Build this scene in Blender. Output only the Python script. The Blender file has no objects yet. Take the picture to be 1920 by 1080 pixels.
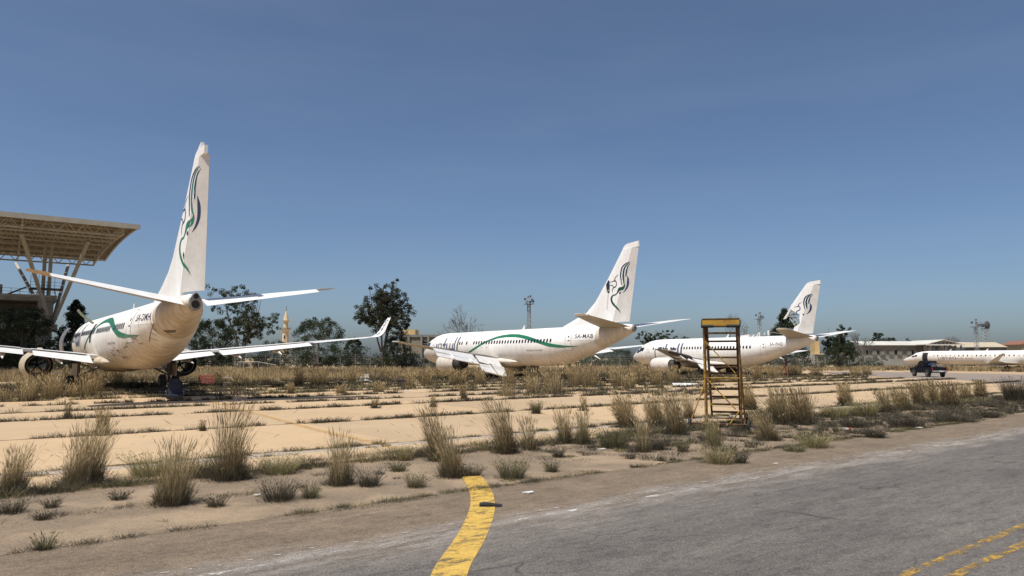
import bpy, bmesh, math, random
import numpy as np
from mathutils import Vector, Matrix, Quaternion
random.seed(7); RNG = np.random.default_rng(7)
scene = bpy.context.scene
COL = scene.collection

# ---------------------------------------------------------------- camera, sky, sun, exposure
CF, CP, CH = 1328.0, 0.0985, 2.25          # focal length in 1920-px units, pitch, eye height
cam_d = bpy.data.cameras.new('camera'); cam = bpy.data.objects.new('camera', cam_d); COL.objects.link(cam)
cam_d.sensor_width = 36.0; cam_d.lens = CF/1920*36.0
cam_d.clip_start = 0.1; cam_d.clip_end = 6000
cam.location = (0, 0, CH); cam.rotation_euler = (math.pi/2+CP, 0, 0)
scene.camera = cam
scene.render.resolution_x = 1024; scene.render.resolution_y = 576

SUN_EL = math.radians(65); SUN_AZ = math.atan2(-0.62, -0.78)      # azimuth from +Y towards +X
to_sun = Vector((math.sin(SUN_AZ)*math.cos(SUN_EL), math.cos(SUN_AZ)*math.cos(SUN_EL), math.sin(SUN_EL)))
world = bpy.data.worlds.new('World'); scene.world = world; world.use_nodes = True
wn = world.node_tree.nodes; wl = world.node_tree.links
bg = wn['Background']
sky = wn.new('ShaderNodeTexSky'); sky.sky_type = 'NISHITA'; sky.sun_disc = False
sky.sun_elevation = SUN_EL; sky.sun_rotation = SUN_AZ
sky.altitude = 0; sky.air_density = 0.75; sky.dust_density = 1.8; sky.ozone_density = 4.0
# thin uneven haze over the whole sky
tcw = wn.new('ShaderNodeTexCoord'); mpw = wn.new('ShaderNodeMapping'); mpw.inputs['Scale'].default_value = (1.2, 1.2, 7.0)
nzw = wn.new('ShaderNodeTexNoise'); nzw.inputs['Scale'].default_value = 1.6; nzw.inputs['Detail'].default_value = 7; nzw.inputs['Roughness'].default_value = 0.6
rpw = wn.new('ShaderNodeValToRGB'); rpw.color_ramp.elements[0].position = 0.42; rpw.color_ramp.elements[1].position = 0.75; rpw.color_ramp.elements[0].color = (0, 0, 0, 1); rpw.color_ramp.elements[1].color = (0.07, 0.07, 0.07, 1)
mxw = wn.new('ShaderNodeMix'); mxw.data_type = 'RGBA'; mxw.inputs[7].default_value = (4.3, 4.6, 5.2, 1)
wl.new(tcw.outputs['Generated'], mpw.inputs[0]); wl.new(mpw.outputs[0], nzw.inputs['Vector']); wl.new(nzw.outputs[0], rpw.inputs[0]); wl.new(rpw.outputs[0], mxw.inputs[0]); wl.new(sky.outputs[0], mxw.inputs[6])
tnw = wn.new('ShaderNodeMix'); tnw.data_type = 'RGBA'; tnw.blend_type = 'MULTIPLY'; tnw.inputs[0].default_value = 1.0; tnw.inputs[7].default_value = (0.975, 1.0, 1.0, 1)      # dusty desert air
wl.new(mxw.outputs[2], tnw.inputs[6]); wl.new(tnw.outputs[2], bg.inputs[0]); bg.inputs[1].default_value = 0.1
sun_d = bpy.data.lights.new('sun', 'SUN'); sun_d.energy = 4.6; sun_d.angle = math.radians(0.53); sun_d.color = (1.0, 0.955, 0.88)
sun = bpy.data.objects.new('sun', sun_d); COL.objects.link(sun)
sun.rotation_euler = (-to_sun).to_track_quat('-Z', 'Y').to_euler(); sun.location = (-40, 20, 60)
vs = scene.view_settings
vs.view_transform = 'Standard'; vs.look = 'None'; vs.exposure = 0.12; vs.gamma = 1.0; vs.use_curve_mapping = False
scene.render.engine = 'CYCLES'

# ---------------------------------------------------------------- survey helpers (pixel of the 1920x1080 photo -> place)
def ray(u, v):
    x = (u-960)/CF; y = -(v-540)/CF
    return (x, math.cos(CP)-y*math.sin(CP), math.sin(CP)+y*math.cos(CP))
def G(u, v, z=0.0):
    d = ray(u, v); t = (z-CH)/d[2]
    return (d[0]*t, d[1]*t, z)
def at(u, v, Y):
    d = ray(u, v); t = Y/d[1]
    return (d[0]*t, Y, CH+d[2]*t)
PSI = 0.66
EX, EY = math.cos(PSI), math.sin(PSI)
def EN(e, n, z=0.0): return (e*EX-n*EY, e*EY+n*EX, z)
def toEN(x, y): return (x*EX+y*EY, -x*EY+y*EX)

# ---------------------------------------------------------------- materials
MATS = {}
def mat(name, col, rough=0.6, col2=None, nscale=3.0, metal=0.0, bump=0.0, bscale=40.0, stretch=None, detail=6.0, lo=0.35, hi=0.65, spec=0.5):
    if name in MATS: return MATS[name]
    m = bpy.data.materials.new(name); m.use_nodes = True
    nt = m.node_tree; N = nt.nodes; L = nt.links; b = N['Principled BSDF']
    b.inputs['Roughness'].default_value = rough; b.inputs['Metallic'].default_value = metal
    b.inputs['Specular IOR Level'].default_value = spec
    b.inputs['Base Color'].default_value = (*col, 1)
    if col2 is not None or bump:
        tc = N.new('ShaderNodeTexCoord'); mp = N.new('ShaderNodeMapping'); L.new(tc.outputs['Object'], mp.inputs[0])
        if stretch: mp.inputs['Scale'].default_value = stretch
    if col2 is not None:
        nz = N.new('ShaderNodeTexNoise'); nz.inputs['Scale'].default_value = nscale; nz.inputs['Detail'].default_value = detail
        nz.inputs['Roughness'].default_value = 0.65
        L.new(mp.outputs[0], nz.inputs['Vector'])
        r = N.new('ShaderNodeValToRGB'); r.color_ramp.elements[0].position = lo; r.color_ramp.elements[1].position = hi
        r.color_ramp.elements[0].color = (*col, 1); r.color_ramp.elements[1].color = (*col2, 1)
        L.new(nz.outputs[0], r.inputs[0]); L.new(r.outputs[0], b.inputs['Base Color'])
    if bump:
        n2 = N.new('ShaderNodeTexNoise'); n2.inputs['Scale'].default_value = bscale; n2.inputs['Detail'].default_value = 5
        L.new(mp.outputs[0], n2.inputs['Vector'])
        bp = N.new('ShaderNodeBump'); bp.inputs['Strength'].default_value = bump; bp.inputs['Distance'].default_value = 0.02
        L.new(n2.outputs[0], bp.inputs['Height']); L.new(bp.outputs[0], b.inputs['Normal'])
    MATS[name] = m
    return m

class NT:
    """small node-graph writer for the richer surfaces"""
    def __init__(s, name, rough=0.8):
        s.m = bpy.data.materials.new(name); s.m.use_nodes = True; s.t = s.m.node_tree
        s.N = s.t.nodes; s.L = s.t.links; s.b = s.N['Principled BSDF']; s.b.inputs['Roughness'].default_value = rough
        s.b.inputs['Specular IOR Level'].default_value = 0.3
        tc = s.N.new('ShaderNodeTexCoord'); s.obj = tc.outputs['Object']; MATS[name] = s.m
    def mapping(s, scale=(1,1,1), rot=0.0, vec=None):
        mp = s.N.new('ShaderNodeMapping'); mp.inputs['Scale'].default_value = scale; mp.inputs['Rotation'].default_value = (0,0,rot)
        s.L.new(vec or s.obj, mp.inputs[0]); return mp.outputs[0]
    def noise(s, scale, detail=6, rough=0.6, vec=None, dist=0.0):
        n = s.N.new('ShaderNodeTexNoise'); n.inputs['Scale'].default_value = scale; n.inputs['Detail'].default_value = detail
        n.inputs['Roughness'].default_value = rough; n.inputs['Distortion'].default_value = dist
        s.L.new(vec or s.obj, n.inputs['Vector']); return n.outputs[0]
    def voro(s, scale, feature='DISTANCE_TO_EDGE', vec=None):
        n = s.N.new('ShaderNodeTexVoronoi'); n.feature = feature; n.inputs['Scale'].default_value = scale
        s.L.new(vec or s.obj, n.inputs['Vector']); return n.outputs[0]
    def ramp(s, fac, stops):
        r = s.N.new('ShaderNodeValToRGB'); e = r.color_ramp.elements
        while len(e) < len(stops): e.new(0.5)
        for i, (p, c) in enumerate(stops):
            e[i].position = p; e[i].color = (*c, 1) if hasattr(c, '__len__') else (c, c, c, 1)
        s.L.new(fac, r.inputs[0]); return r.outputs[0]
    def mix(s, fac, a, b, mode='MIX'):
        x = s.N.new('ShaderNodeMix'); x.data_type = 'RGBA'; x.blend_type = mode
        for sock, val in ((x.inputs[0], fac), (x.inputs[6], a), (x.inputs[7], b)):
            if hasattr(val, 'is_output'): s.L.new(val, sock)
            elif hasattr(val, '__len__'): sock.default_value = (*val, 1)
            else: sock.default_value = val
        return x.outputs[2]
    def math(s, op, a, b=0.0, c=0.0, clamp=False):
        x = s.N.new('ShaderNodeMath'); x.operation = op; x.use_clamp = clamp
        for i, val in enumerate((a, b, c)):
            if hasattr(val, 'is_output'): s.L.new(val, x.inputs[i])
            else: x.inputs[i].default_value = val
        return x.outputs[0]
    def sep(s, vec=None):
        x = s.N.new('ShaderNodeSeparateXYZ'); s.L.new(vec or s.obj, x.inputs[0]); return x.outputs
    def sstep(s, v, a, b):
        x = s.N.new('ShaderNodeMapRange'); x.interpolation_type = 'SMOOTHSTEP'
        s.L.new(v, x.inputs[0]); x.inputs[1].default_value = a; x.inputs[2].default_value = b; return x.outputs[0]
    def bump(s, h, strength, dist=0.01):
        b = s.N.new('ShaderNodeBump'); b.inputs['Strength'].default_value = strength; b.inputs['Distance'].default_value = dist
        s.L.new(h, b.inputs['Height']); s.L.new(b.outputs[0], s.b.inputs['Normal'])
    def color(s, c):
        s.L.new(c, s.b.inputs['Base Color']); return s.m
    def wear(s, keep):
        """paint missing where keep is 0"""
        tr = s.N.new('ShaderNodeBsdfTransparent'); mx = s.N.new('ShaderNodeMixShader'); out = s.N['Material Output']
        s.L.new(keep, mx.inputs[0]); s.L.new(tr.outputs[0], mx.inputs[1]); s.L.new(s.b.outputs[0], mx.inputs[2]); s.L.new(mx.outputs[0], out.inputs[0])

# ---------------------------------------------------------------- mesh helpers
def tag(o, label=None, cat=None, group=None, kind=None):
    if label: o['label'] = label
    if cat: o['category'] = cat
    if group: o['group'] = group
    if kind: o['kind'] = kind
    return o
def empty(name, loc, rz=0.0, label=None, cat=None, group=None):
    o = bpy.data.objects.new(name, None); COL.objects.link(o); o.location = loc; o.rotation_euler = (0,0,rz); o.empty_display_size = 0.3
    return tag(o, label, cat, group)
def link(name, me, parent=None, loc=None):
    o = bpy.data.objects.new(name, me); COL.objects.link(o)
    if parent is not None: o.parent = parent
    if loc is not None: o.location = loc
    return o
def copy_tree(o, parent=None):
    c = o.copy(); COL.objects.link(c); c.parent = parent
    for ch in list(o.children): copy_tree(ch, c)
    return c
def mesh(name, v, f, m, smooth=None, mi=None):
    me = bpy.data.meshes.new(name); me.from_pydata([tuple(map(float, p)) for p in v] if not isinstance(v, np.ndarray) else v.tolist(), [], f)
    for q in (m if isinstance(m, (list, tuple)) else [m]): me.materials.append(q)
    if mi is not None: me.polygons.foreach_set('material_index', np.asarray(mi, dtype=np.int32))
    if smooth is not None:
        me.polygons.foreach_set('use_smooth', np.ones(len(me.polygons), dtype=bool))
        if smooth < 3.2: me.set_sharp_from_angle(angle=smooth)
    me.update(); return me

class MB:
    def __init__(s): s.v = []; s.f = []
    def add(s, v, f):
        k = len(s.v); s.v += [tuple(p) for p in v]; s.f += [tuple(i+k for i in q) for q in f]; return s
    def box(s, c, d, rz=0.0, M=None):
        x, y, z = d[0]/2, d[1]/2, d[2]/2
        P = [(-x,-y,-z),(x,-y,-z),(x,y,-z),(-x,y,-z),(-x,-y,z),(x,-y,z),(x,y,z),(-x,y,z)]
        if rz: P = [(p[0]*math.cos(rz)-p[1]*math.sin(rz), p[0]*math.sin(rz)+p[1]*math.cos(rz), p[2]) for p in P]
        if M is not None: P = [tuple(M @ Vector(p)) for p in P]
        return s.add([(p[0]+c[0], p[1]+c[1], p[2]+c[2]) for p in P], [(0,3,2,1),(4,5,6,7),(0,1,5,4),(1,2,6,5),(2,3,7,6),(3,0,4,7)])
    def bar(s, p, q, w, h):
        """rectangular bar from p to q"""
        p, q = Vector(p), Vector(q); d = q-p; L = d.length; R = d.to_track_quat('X', 'Z').to_matrix()
        return s.box((p+q)/2, (L, w, h), M=R)
    def tube(s, p, q, r0, r1=None, n=8, cap=True):
        r1 = r0 if r1 is None else r1; p, q = Vector(p), Vector(q); d = (q-p)
        if d.length < 1e-6: return s
        R = d.to_track_quat('Z', 'Y').to_matrix(); k = []
        for o, r in ((p, r0), (q, r1)):
            for i in range(n):
                a = 2*math.pi*i/n; k.append(tuple(o+R @ Vector((r*math.cos(a), r*math.sin(a), 0))))
        f = [(i, (i+1) % n, n+(i+1) % n, n+i) for i in range(n)]
        if cap: f += [tuple(range(n-1, -1, -1)), tuple(range(n, 2*n))]
        return s.add(k, f)
    def path(s, pts, r, n=6):
        for a, b in zip(pts[:-1], pts[1:]): s.tube(a, b, r, r, n)
        return s
    def lathe(s, prof, o=(0,0,0), axis='x', n=24, closed=False, sq=1.0):
        """prof: (along, radius); closed joins last ring to first"""
        k = []
        for a, r in prof:
            for i in range(n):
                t = 2*math.pi*i/n; c, d = r*math.cos(t), r*math.sin(t)*(sq if math.sin(t) < 0 else 1)
                k.append({'x': (o[0]+a, o[1]+c, o[2]+d), 'z': (o[0]+c, o[1]+d, o[2]+a), 'y': (o[0]+c, o[1]+a, o[2]+d)}[axis])
        f = []; m = len(prof)
        for j in range(m if closed else m-1):
            a, b = j*n, ((j+1) % m)*n
            for i in range(n):
                f.append((a+i, a+(i+1) % n, b+(i+1) % n, b+i) if axis != 'x' else (a+i, b+i, b+(i+1) % n, a+(i+1) % n))
        if not closed: f += [tuple(range(n)), tuple(range((m-1)*n, m*n))]
        return s.add(k, f)
    def prism(s, poly, lo, hi, fn):
        """extrude polygon; fn(p, q, depth)->xyz"""
        n = len(poly); k = [fn(*p, lo) for p in poly]+[fn(*p, hi) for p in poly]
        return s.add(k, [tuple(range(n-1, -1, -1)), tuple(range(n, 2*n))]+[(i, (i+1) % n, n+(i+1) % n, n+i) for i in range(n)])
    def fix(s, me):
        bm = bmesh.new(); bm.from_mesh(me); bmesh.ops.recalc_face_normals(bm, faces=bm.faces[:]); bm.to_mesh(me); bm.free()
    def build(s, name, m, parent=None, smooth=None, loc=None, bevel=0.0):
        me = mesh(name, s.v, s.f, m, None); s.fix(me)
        if bevel:
            bm = bmesh.new(); bm.from_mesh(me)
            bmesh.ops.bevel(bm, geom=bm.edges[:], offset=bevel, segments=2, affect='EDGES', clamp_overlap=True); bm.to_mesh(me); bm.free()
            if smooth is None: smooth = 0.6
        if smooth is not None:
            me.polygons.foreach_set('use_smooth', np.ones(len(me.polygons), dtype=bool)); me.set_sharp_from_angle(angle=smooth)
        return link(name, me, parent, loc)
def shade_underside(o, m2, cut=-0.12):
    """puts underside shade into the colour of the downward-facing skin"""
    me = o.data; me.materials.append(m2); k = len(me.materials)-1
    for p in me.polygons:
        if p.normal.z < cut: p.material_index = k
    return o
def sheet(name, poly, z, m, parent=None):
    me = mesh(name, [(p[0], p[1], z) for p in poly], [tuple(range(len(poly)))], m)
    bm = bmesh.new(); bm.from_mesh(me)
    for f in bm.faces:
        if f.normal.z < 0: f.normal_flip()
    bm.to_mesh(me); bm.free()
    return link(name, me, parent)
def strip(name, pts, w, z, m, parent=None):
    """painted line: flat ribbon along a polyline of (x, y)"""
    P = [Vector((p[0], p[1], 0)) for p in pts]; v = []
    for i, p in enumerate(P):
        d = (P[min(i+1, len(P)-1)]-P[max(i-1, 0)]).normalized(); s = Vector((-d.y, d.x, 0)); ww = w[i] if hasattr(w, '__len__') else w
        v += [tuple(p+s*ww/2+Vector((0,0,z))), tuple(p-s*ww/2+Vector((0,0,z)))]
    f = [(2*i+1, 2*i+3, 2*i+2, 2*i) for i in range(len(P)-1)]
    return link(name, mesh(name, v, f, m), parent)
def smooth_line(pts, k=6):
    out = []
    for i in range(len(pts)-1):
        p0, p1, p2, p3 = pts[max(i-1, 0)], pts[i], pts[i+1], pts[min(i+2, len(pts)-1)]
        for j in range(k):
            t = j/k
            out.append(tuple(0.5*((2*b)+(-a+c)*t+(2*a-5*b+4*c-d)*t*t+(-a+3*b-3*c+d)*t**3) for a, b, c, d in zip(p0, p1, p2, p3)))
    out.append(tuple(pts[-1])); return out
# ================================================================ GROUND
def gnt(name, rough=0.9):
    t = NT(name, rough); g = t.N.new('ShaderNodeNewGeometry'); t.obj = g.outputs['Position']
    s = t.sep(); t.n = t.math('ADD', t.math('MULTIPLY', s[0], -EY), t.math('MULTIPLY', s[1], EX))
    t.e = t.math('ADD', t.math('MULTIPLY', s[0], EX), t.math('MULTIPLY', s[1], EY)); return t

def ground_materials():
    # sandy terrain
    t = gnt('sandy_ground')
    c = t.ramp(t.noise(0.05, 8, 0.65), [(0.3, (0.36, 0.255, 0.15)), (0.55, (0.47, 0.335, 0.20)), (0.75, (0.40, 0.30, 0.175))])
    c = t.mix(t.ramp(t.noise(1.3, 8, 0.7), [(0.45, 0.0), (0.75, 0.55)]), c, (0.25, 0.19, 0.12))
    t.bump(t.noise(14, 6), 0.5, 0.05); t.color(c)
    # asphalt road: grey lane, dusty band by the edge line, sand-coloured verge
    t = gnt('asphalt')
    rot = t.mapping((1, 1, 1), -PSI)
    fine = t.noise(38, 6, 0.85); agg = t.voro(42, 'F1'); fine2 = t.noise(12, 7, 0.8)
    lane = t.ramp(t.noise(0.5, 8, 0.65, t.mapping((0.25, 1.6, 1), 0.0, rot)), [(0.28, (0.125, 0.113, 0.101)), (0.5, (0.170, 0.152, 0.135)), (0.72, (0.23, 0.205, 0.178))])
    verge = t.ramp(t.noise(0.9, 8, 0.7), [(0.3, (0.19, 0.143, 0.098)), (0.55, (0.26, 0.194, 0.130)), (0.75, (0.335, 0.252, 0.17))])
    wob = t.math('ADD', t.n, t.math('MULTIPLY', t.math('SUBTRACT', t.noise(0.6, 5, 0.6), 0.5), 1.6))
    c = t.mix(t.sstep(wob, 6.9, 8.7), lane, verge)
    dust = t.math('MULTIPLY', t.sstep(wob, 6.9, 7.9), t.math('SUBTRACT', 1.0, t.sstep(wob, 8.0, 8.7)))
    dust = t.math('MULTIPLY', dust, t.sstep(t.noise(2.2, 7, 0.75, t.mapping((0.3, 1.5, 1), 0.0, rot)), 0.36, 0.66))
    c = t.mix(t.math('MULTIPLY', dust, 0.85), c, (0.40, 0.365, 0.325))
    # bright worn stone and dark binder
    c = t.mix(t.ramp(agg, [(0.08, 0.55), (0.30, 0.0)]), c, (0.40, 0.355, 0.30))
    c = t.mix(t.ramp(fine, [(0.38, 0.95), (0.56, 0.0)]), c, t.mix(1.0, c, (0.38, 0.38, 0.39), 'MULTIPLY'))
    c = t.mix(t.ramp(fine2, [(0.38, 0.7), (0.52, 0.0)]), c, t.mix(1.0, c, (0.55, 0.54, 0.53), 'MULTIPLY'))
    mott = t.noise(3.2, 9, 0.82, t.mapping((0.55, 1.7, 1), 0.0, rot))
    c = t.mix(t.ramp(mott, [(0.40, 0.75), (0.52, 0.0)]), c, t.mix(1.0, c, (0.60, 0.60, 0.61), 'MULTIPLY'))
    c = t.mix(t.ramp(t.noise(16, 6, 0.85, t.mapping((0.5, 1.5, 1), 0.0, rot)), [(0.57, 0.0), (0.68, 0.75)]), c, (0.34, 0.31, 0.27))
    streak = t.ramp(t.noise(1.0, 8, 0.75, t.mapping((0.16, 4.5, 1), 0.0, rot)), [(0.54, 0.0), (0.70, 0.6)])
    c = t.mix(streak, c, t.mix(1.0, c, (1.5, 1.46, 1.4), 'MULTIPLY'))
    blot = t.ramp(t.noise(0.33, 6, 0.6), [(0.52, 0.0), (0.7, 0.5)])
    c = t.mix(blot, c, t.mix(1.0, c, (0.62, 0.62, 0.64), 'MULTIPLY'))
    # sealed cracks
    wv = t.N.new('ShaderNodeVectorMath'); wv.operation = 'ADD'
    nn = t.N.new('ShaderNodeTexNoise'); nn.inputs['Scale'].default_value = 0.9; nn.inputs['Detail'].default_value = 6; t.L.new(t.obj, nn.inputs['Vector'])
    t.L.new(rot, wv.inputs[0]); t.L.new(nn.outputs[1], wv.inputs[1])
    crk = t.ramp(t.voro(0.30, vec=t.mapping((0.55, 1.3, 1), 0.0, wv.outputs[0])), [(0.0, 0.75), (0.008, 0.0)])
    crk = t.math('MULTIPLY', crk, t.ramp(t.noise(0.6, 4), [(0.48, 0.0), (0.6, 1.0)]))
    crk = t.math('MULTIPLY', crk, t.math('SUBTRACT', 1.0, t.sstep(t.n, 6.0, 8.0)))
    c = t.mix(crk, c, (0.035, 0.034, 0.034))
    t.bump(t.math('ADD', fine, t.math('MULTIPLY', agg, 0.8)), 0.55, 0.012); t.color(c)
    # sand-blown shoulder pavement
    t = gnt('sandy_shoulder')
    c = t.ramp(t.noise(0.7, 9, 0.7), [(0.28, (0.18, 0.138, 0.098)), (0.5, (0.26, 0.196, 0.133)), (0.72, (0.37, 0.275, 0.18))])
    c = t.mix(t.ramp(t.noise(0.35, 5, 0.6), [(0.5, 0.0), (0.66, 0.75)]), c, (0.40, 0.297, 0.19))
    c = t.mix(t.ramp(t.noise(34, 6, 0.85), [(0.38, 0.85), (0.55, 0.0)]), c, t.mix(1.0, c, (0.5, 0.48, 0.46), 'MULTIPLY'))
    c = t.mix(t.ramp(t.voro(42, 'F1'), [(0.08, 0.4), (0.30, 0.0)]), c, (0.50, 0.42, 0.33))
    c = t.mix(t.ramp(t.noise(3.5, 8, 0.75), [(0.6, 0.0), (0.75, 0.6)]), c, (0.13, 0.10, 0.075))
    t.bump(t.noise(45, 6, 0.8), 0.6, 0.02); t.color(c)
    # concrete slabs, ochre from blown sand
    t = gnt('apron_concrete')
    rot = t.mapping((1, 1, 1), -PSI)
    c = t.ramp(t.noise(0.16, 8, 0.6), [(0.3, (0.405, 0.292, 0.175)), (0.5, (0.46, 0.334, 0.203)), (0.7, (0.50, 0.368, 0.228))])
    c = t.mix(t.ramp(t.noise(1.0, 8, 0.7, t.mapping((0.35, 3.0, 1), 0.0, rot)), [(0.5, 0.0), (0.72, 0.42)]), c, (0.36, 0.26, 0.17))
    c = t.mix(t.ramp(t.noise(0.45, 7, 0.7), [(0.55, 0.0), (0.72, 0.4)]), c, (0.36, 0.275, 0.19))
    c = t.mix(t.ramp(t.noise(9, 6, 0.8), [(0.34, 0.35), (0.5, 0.0)]), c, (0.36, 0.26, 0.165))
    c = t.mix(t.ramp(t.noise(70, 3, 0.8), [(0.3, 0.4), (0.45, 0.0)]), c, (0.40, 0.29, 0.18))
    c = t.mix(t.ramp(t.noise(0.9, 9, 0.75), [(0.63, 0.0), (0.74, 0.5)]), c, (0.26, 0.19, 0.125))
    tyre = t.ramp(t.noise(0.8, 6, 0.7, t.mapping((0.05, 5.5, 1), 0.07, rot)), [(0.62, 0.0), (0.72, 0.28)])
    c = t.mix(tyre, c, (0.30, 0.225, 0.155))
    crk = t.ramp(t.voro(0.28, vec=t.mapping((1, 1, 1), 0.4)), [(0.0, 0.7), (0.008, 0.0)])
    c = t.mix(t.math('MULTIPLY', crk, t.ramp(t.noise(0.3, 3), [(0.5, 0.0), (0.58, 1.0)])), c, (0.16, 0.115, 0.075))
    oi = t.N.new('ShaderNodeObjectInfo')
    c = t.mix(1.0, c, t.ramp(oi.outputs['Random'], [(0.0, (0.84, 0.845, 0.86)), (0.5, (0.97, 0.97, 0.97)), (1.0, (1.07, 1.05, 1.02))]), 'MULTIPLY')
    t.bump(t.noise(30, 6, 0.7), 0.25, 0.01); t.color(c)
    t = gnt('drain_concrete')
    c = t.ramp(t.noise(2.0, 8, 0.7), [(0.3, (0.36, 0.30, 0.235)), (0.7, (0.52, 0.43, 0.33))]); t.color(c)
    mat('joint_soil', (0.095, 0.075, 0.052), 0.95, (0.15, 0.115, 0.08), 4.0)
    # far taxiway
    t = gnt('taxiway_asphalt')
    c = t.ramp(t.noise(0.25, 7, 0.65), [(0.3, (0.20, 0.165, 0.14)), (0.7, (0.29, 0.235, 0.19))]); t.color(c)
    # paints
    for nm, col, a, b in (('yellow_line_paint', (0.57, 0.37, 0.085), 0.35, 0.53), ('faded_yellow_paint', (0.60, 0.36, 0.11), 0.40, 0.62), ('worn_white_paint', (0.52, 0.49, 0.45), 0.50, 0.62), ('worn_centre_paint', (0.45, 0.275, 0.055), 0.44, 0.60)):
        t = gnt(nm, 0.8)
        rot = t.mapping((1, 1, 1), -PSI)
        c = t.mix(t.ramp(t.noise(3.0, 8, 0.75), [(0.4, 0.0), (0.7, 0.6)]), col, tuple(x*0.68 for x in col)); t.color(c)
        k = t.math('MULTIPLY', t.sstep(t.noise(4.0, 9, 0.8, t.mapping((0.7, 1.2, 1), 0.0, rot)), a, b), t.sstep(t.noise(48, 4, 0.8), 0.28, 0.42))
        if nm == 'faded_yellow_paint': k = t.math('MULTIPLY', k, 0.75)
        t.wear(k)
ground_materials()

def slab_prism(name, e0, e1, n0, n1, z, th, m, parent=None):
    b = MB(); b.prism([(e0, n0), (e1, n0), (e1, n1), (e0, n1)], z-th, z, lambda e, n, d: EN(e, n, d)); return b.build(name, m, parent)

tag(sheet('terrain', [(-3000, -1500), (3000, -1500), (3000, 4000), (-3000, 4000)], -0.05, MATS['sandy_ground']), 'sandy airfield ground reaching to the horizon', kind='structure')
tag(slab_prism('road', -150, 420, -60, 10.2, 0.0, 0.2, MATS['asphalt']), 'grey asphalt perimeter road in the foreground', kind='structure')
tag(slab_prism('shoulder', -150, 420, 10.27, 14.55, -0.012, 0.15, MATS['sandy_shoulder']), 'sand-blown paved shoulder between road and apron', kind='structure')
# painted road markings
tag(strip('road_edge_line', [EN(e, 7.95)[:2] for e in range(-20, 121, 5)], 0.12, 0.004, MATS['worn_white_paint']), 'worn white edge line of the road', kind='structure')
for k, nn in enumerate((3.53, 3.2)):
    tag(strip('road_centre_line', [EN(e, nn)[:2] for e in range(-20, 121, 5)], 0.11, 0.004, MATS['worn_centre_paint']), ('worn yellow centre line, the one nearer the apron', 'worn yellow centre line, the one nearer the camera')[k], kind='structure')
# row of small white reflective dashes outside the edge line
d = MB()
for i in range(110):
    e = -4+i*0.32+random.uniform(-.08, .08); n = 8.28+random.uniform(-.05, .05); w = random.uniform(.03, .11)
    if random.random() < .25: continue
    d.prism([(e, n), (e+w, n-.015), (e+w+.02, n+.012), (e+.02, n+.02)], 0.003, 0.006, lambda a, b, z: EN(a, b, z))
tag(d.build('road_dash_marks', mat('chalk_white', (0.50, 0.46, 0.41), 0.8, (0.34, 0.30, 0.26), 8)), 'row of tiny white dash marks beside the edge line', kind='structure')
# yellow taxi guide line: crosses the verge, then fades across the slabs
pts = [G(*p)[:2] for p in ((835, 1100), (850, 1060), (880, 1013), (898, 975), (905, 945), (900, 918), (884, 893))]
tag(strip('taxi_line', smooth_line(pts), 0.38, 0.006, MATS['yellow_line_paint']), 'broad yellow taxi line curving off the road', kind='structure')

# ---- concrete apron, slab by slab
apron = tag(slab_prism('apron', -46, 93, 14.6, 79, -0.10, 0.1, MATS['joint_soil']), 'concrete aircraft apron of ochre slabs with weedy joints', kind='structure')
NJ = [14.62, 16.55, 17.15, 24.1, 31.2, 35.9, 40.6, 45.4, 50.1, 54.8, 59.5, 64.2, 68.9, 73.6, 78.4]
EJ = [-46+9.25*i for i in range(16)]
r = random.Random(3)
for i in range(len(NJ)-1):
    if i == 1: continue
    for j in range(len(EJ)-1):
        b = MB(); g = 0.085 if i > 2 else .05; z = r.uniform(-0.016, 0.014)
        e0, e1, n0, n1 = EJ[j]+0.008, EJ[j+1]-0.008, NJ[i]+g*r.uniform(0.6, 1.5), NJ[i+1]-g*r.uniform(0.6, 1.5)
        k = 8; near = [(e0+(e1-e0)*q/k, n0+(r.uniform(0, 0.05) if 0 < q < k else 0)) for q in range(k+1)]
        b.prism(near+[(e1, n1), (e0, n1)], -0.10, z, lambda e, n, dd: EN(e, n, dd)); b.build('slab', MATS['apron_concrete'], apron)
# drain channel covers between the first two rows
pc = MB()
pc.box((0, 0, -0.045), (0.97, 0.17, 0.09)).box((0, .20, -0.045), (0.97, 0.13, 0.09)).box((0, -.20, -0.045), (0.97, 0.13, 0.09))
for sx in (-.42, -.14, .14, .42): pc.box((sx, 0, -0.06), (0.14, 0.5, 0.06))
cov = pc.build('drain_cover', MATS['drain_concrete'], apron); cov.rotation_euler = (0, 0, PSI); cov.location = EN(-6, 16.85, -0.005)
for i in range(1, 60):
    c = cov.copy(); COL.objects.link(c); c.parent = apron; c.location = EN(-6+i*1.0, 16.85, -0.005+r.uniform(-.012, .008)); c.rotation_euler = (0, r.uniform(-.01, .01), PSI)
# faded taxi line over the slabs (one ribbon, 4 mm over the highest slab)
pts = [G(*p)[:2] for p in ((760, 850), (720, 835), (600, 808), (520, 786), (440, 765), (385, 750))]
tag(strip('faded_taxi_line', smooth_line(pts), 0.26, 0.019, MATS['faded_yellow_paint']), 'faded yellow guide line running across the slabs to the nearest airliner', kind='structure')
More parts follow.
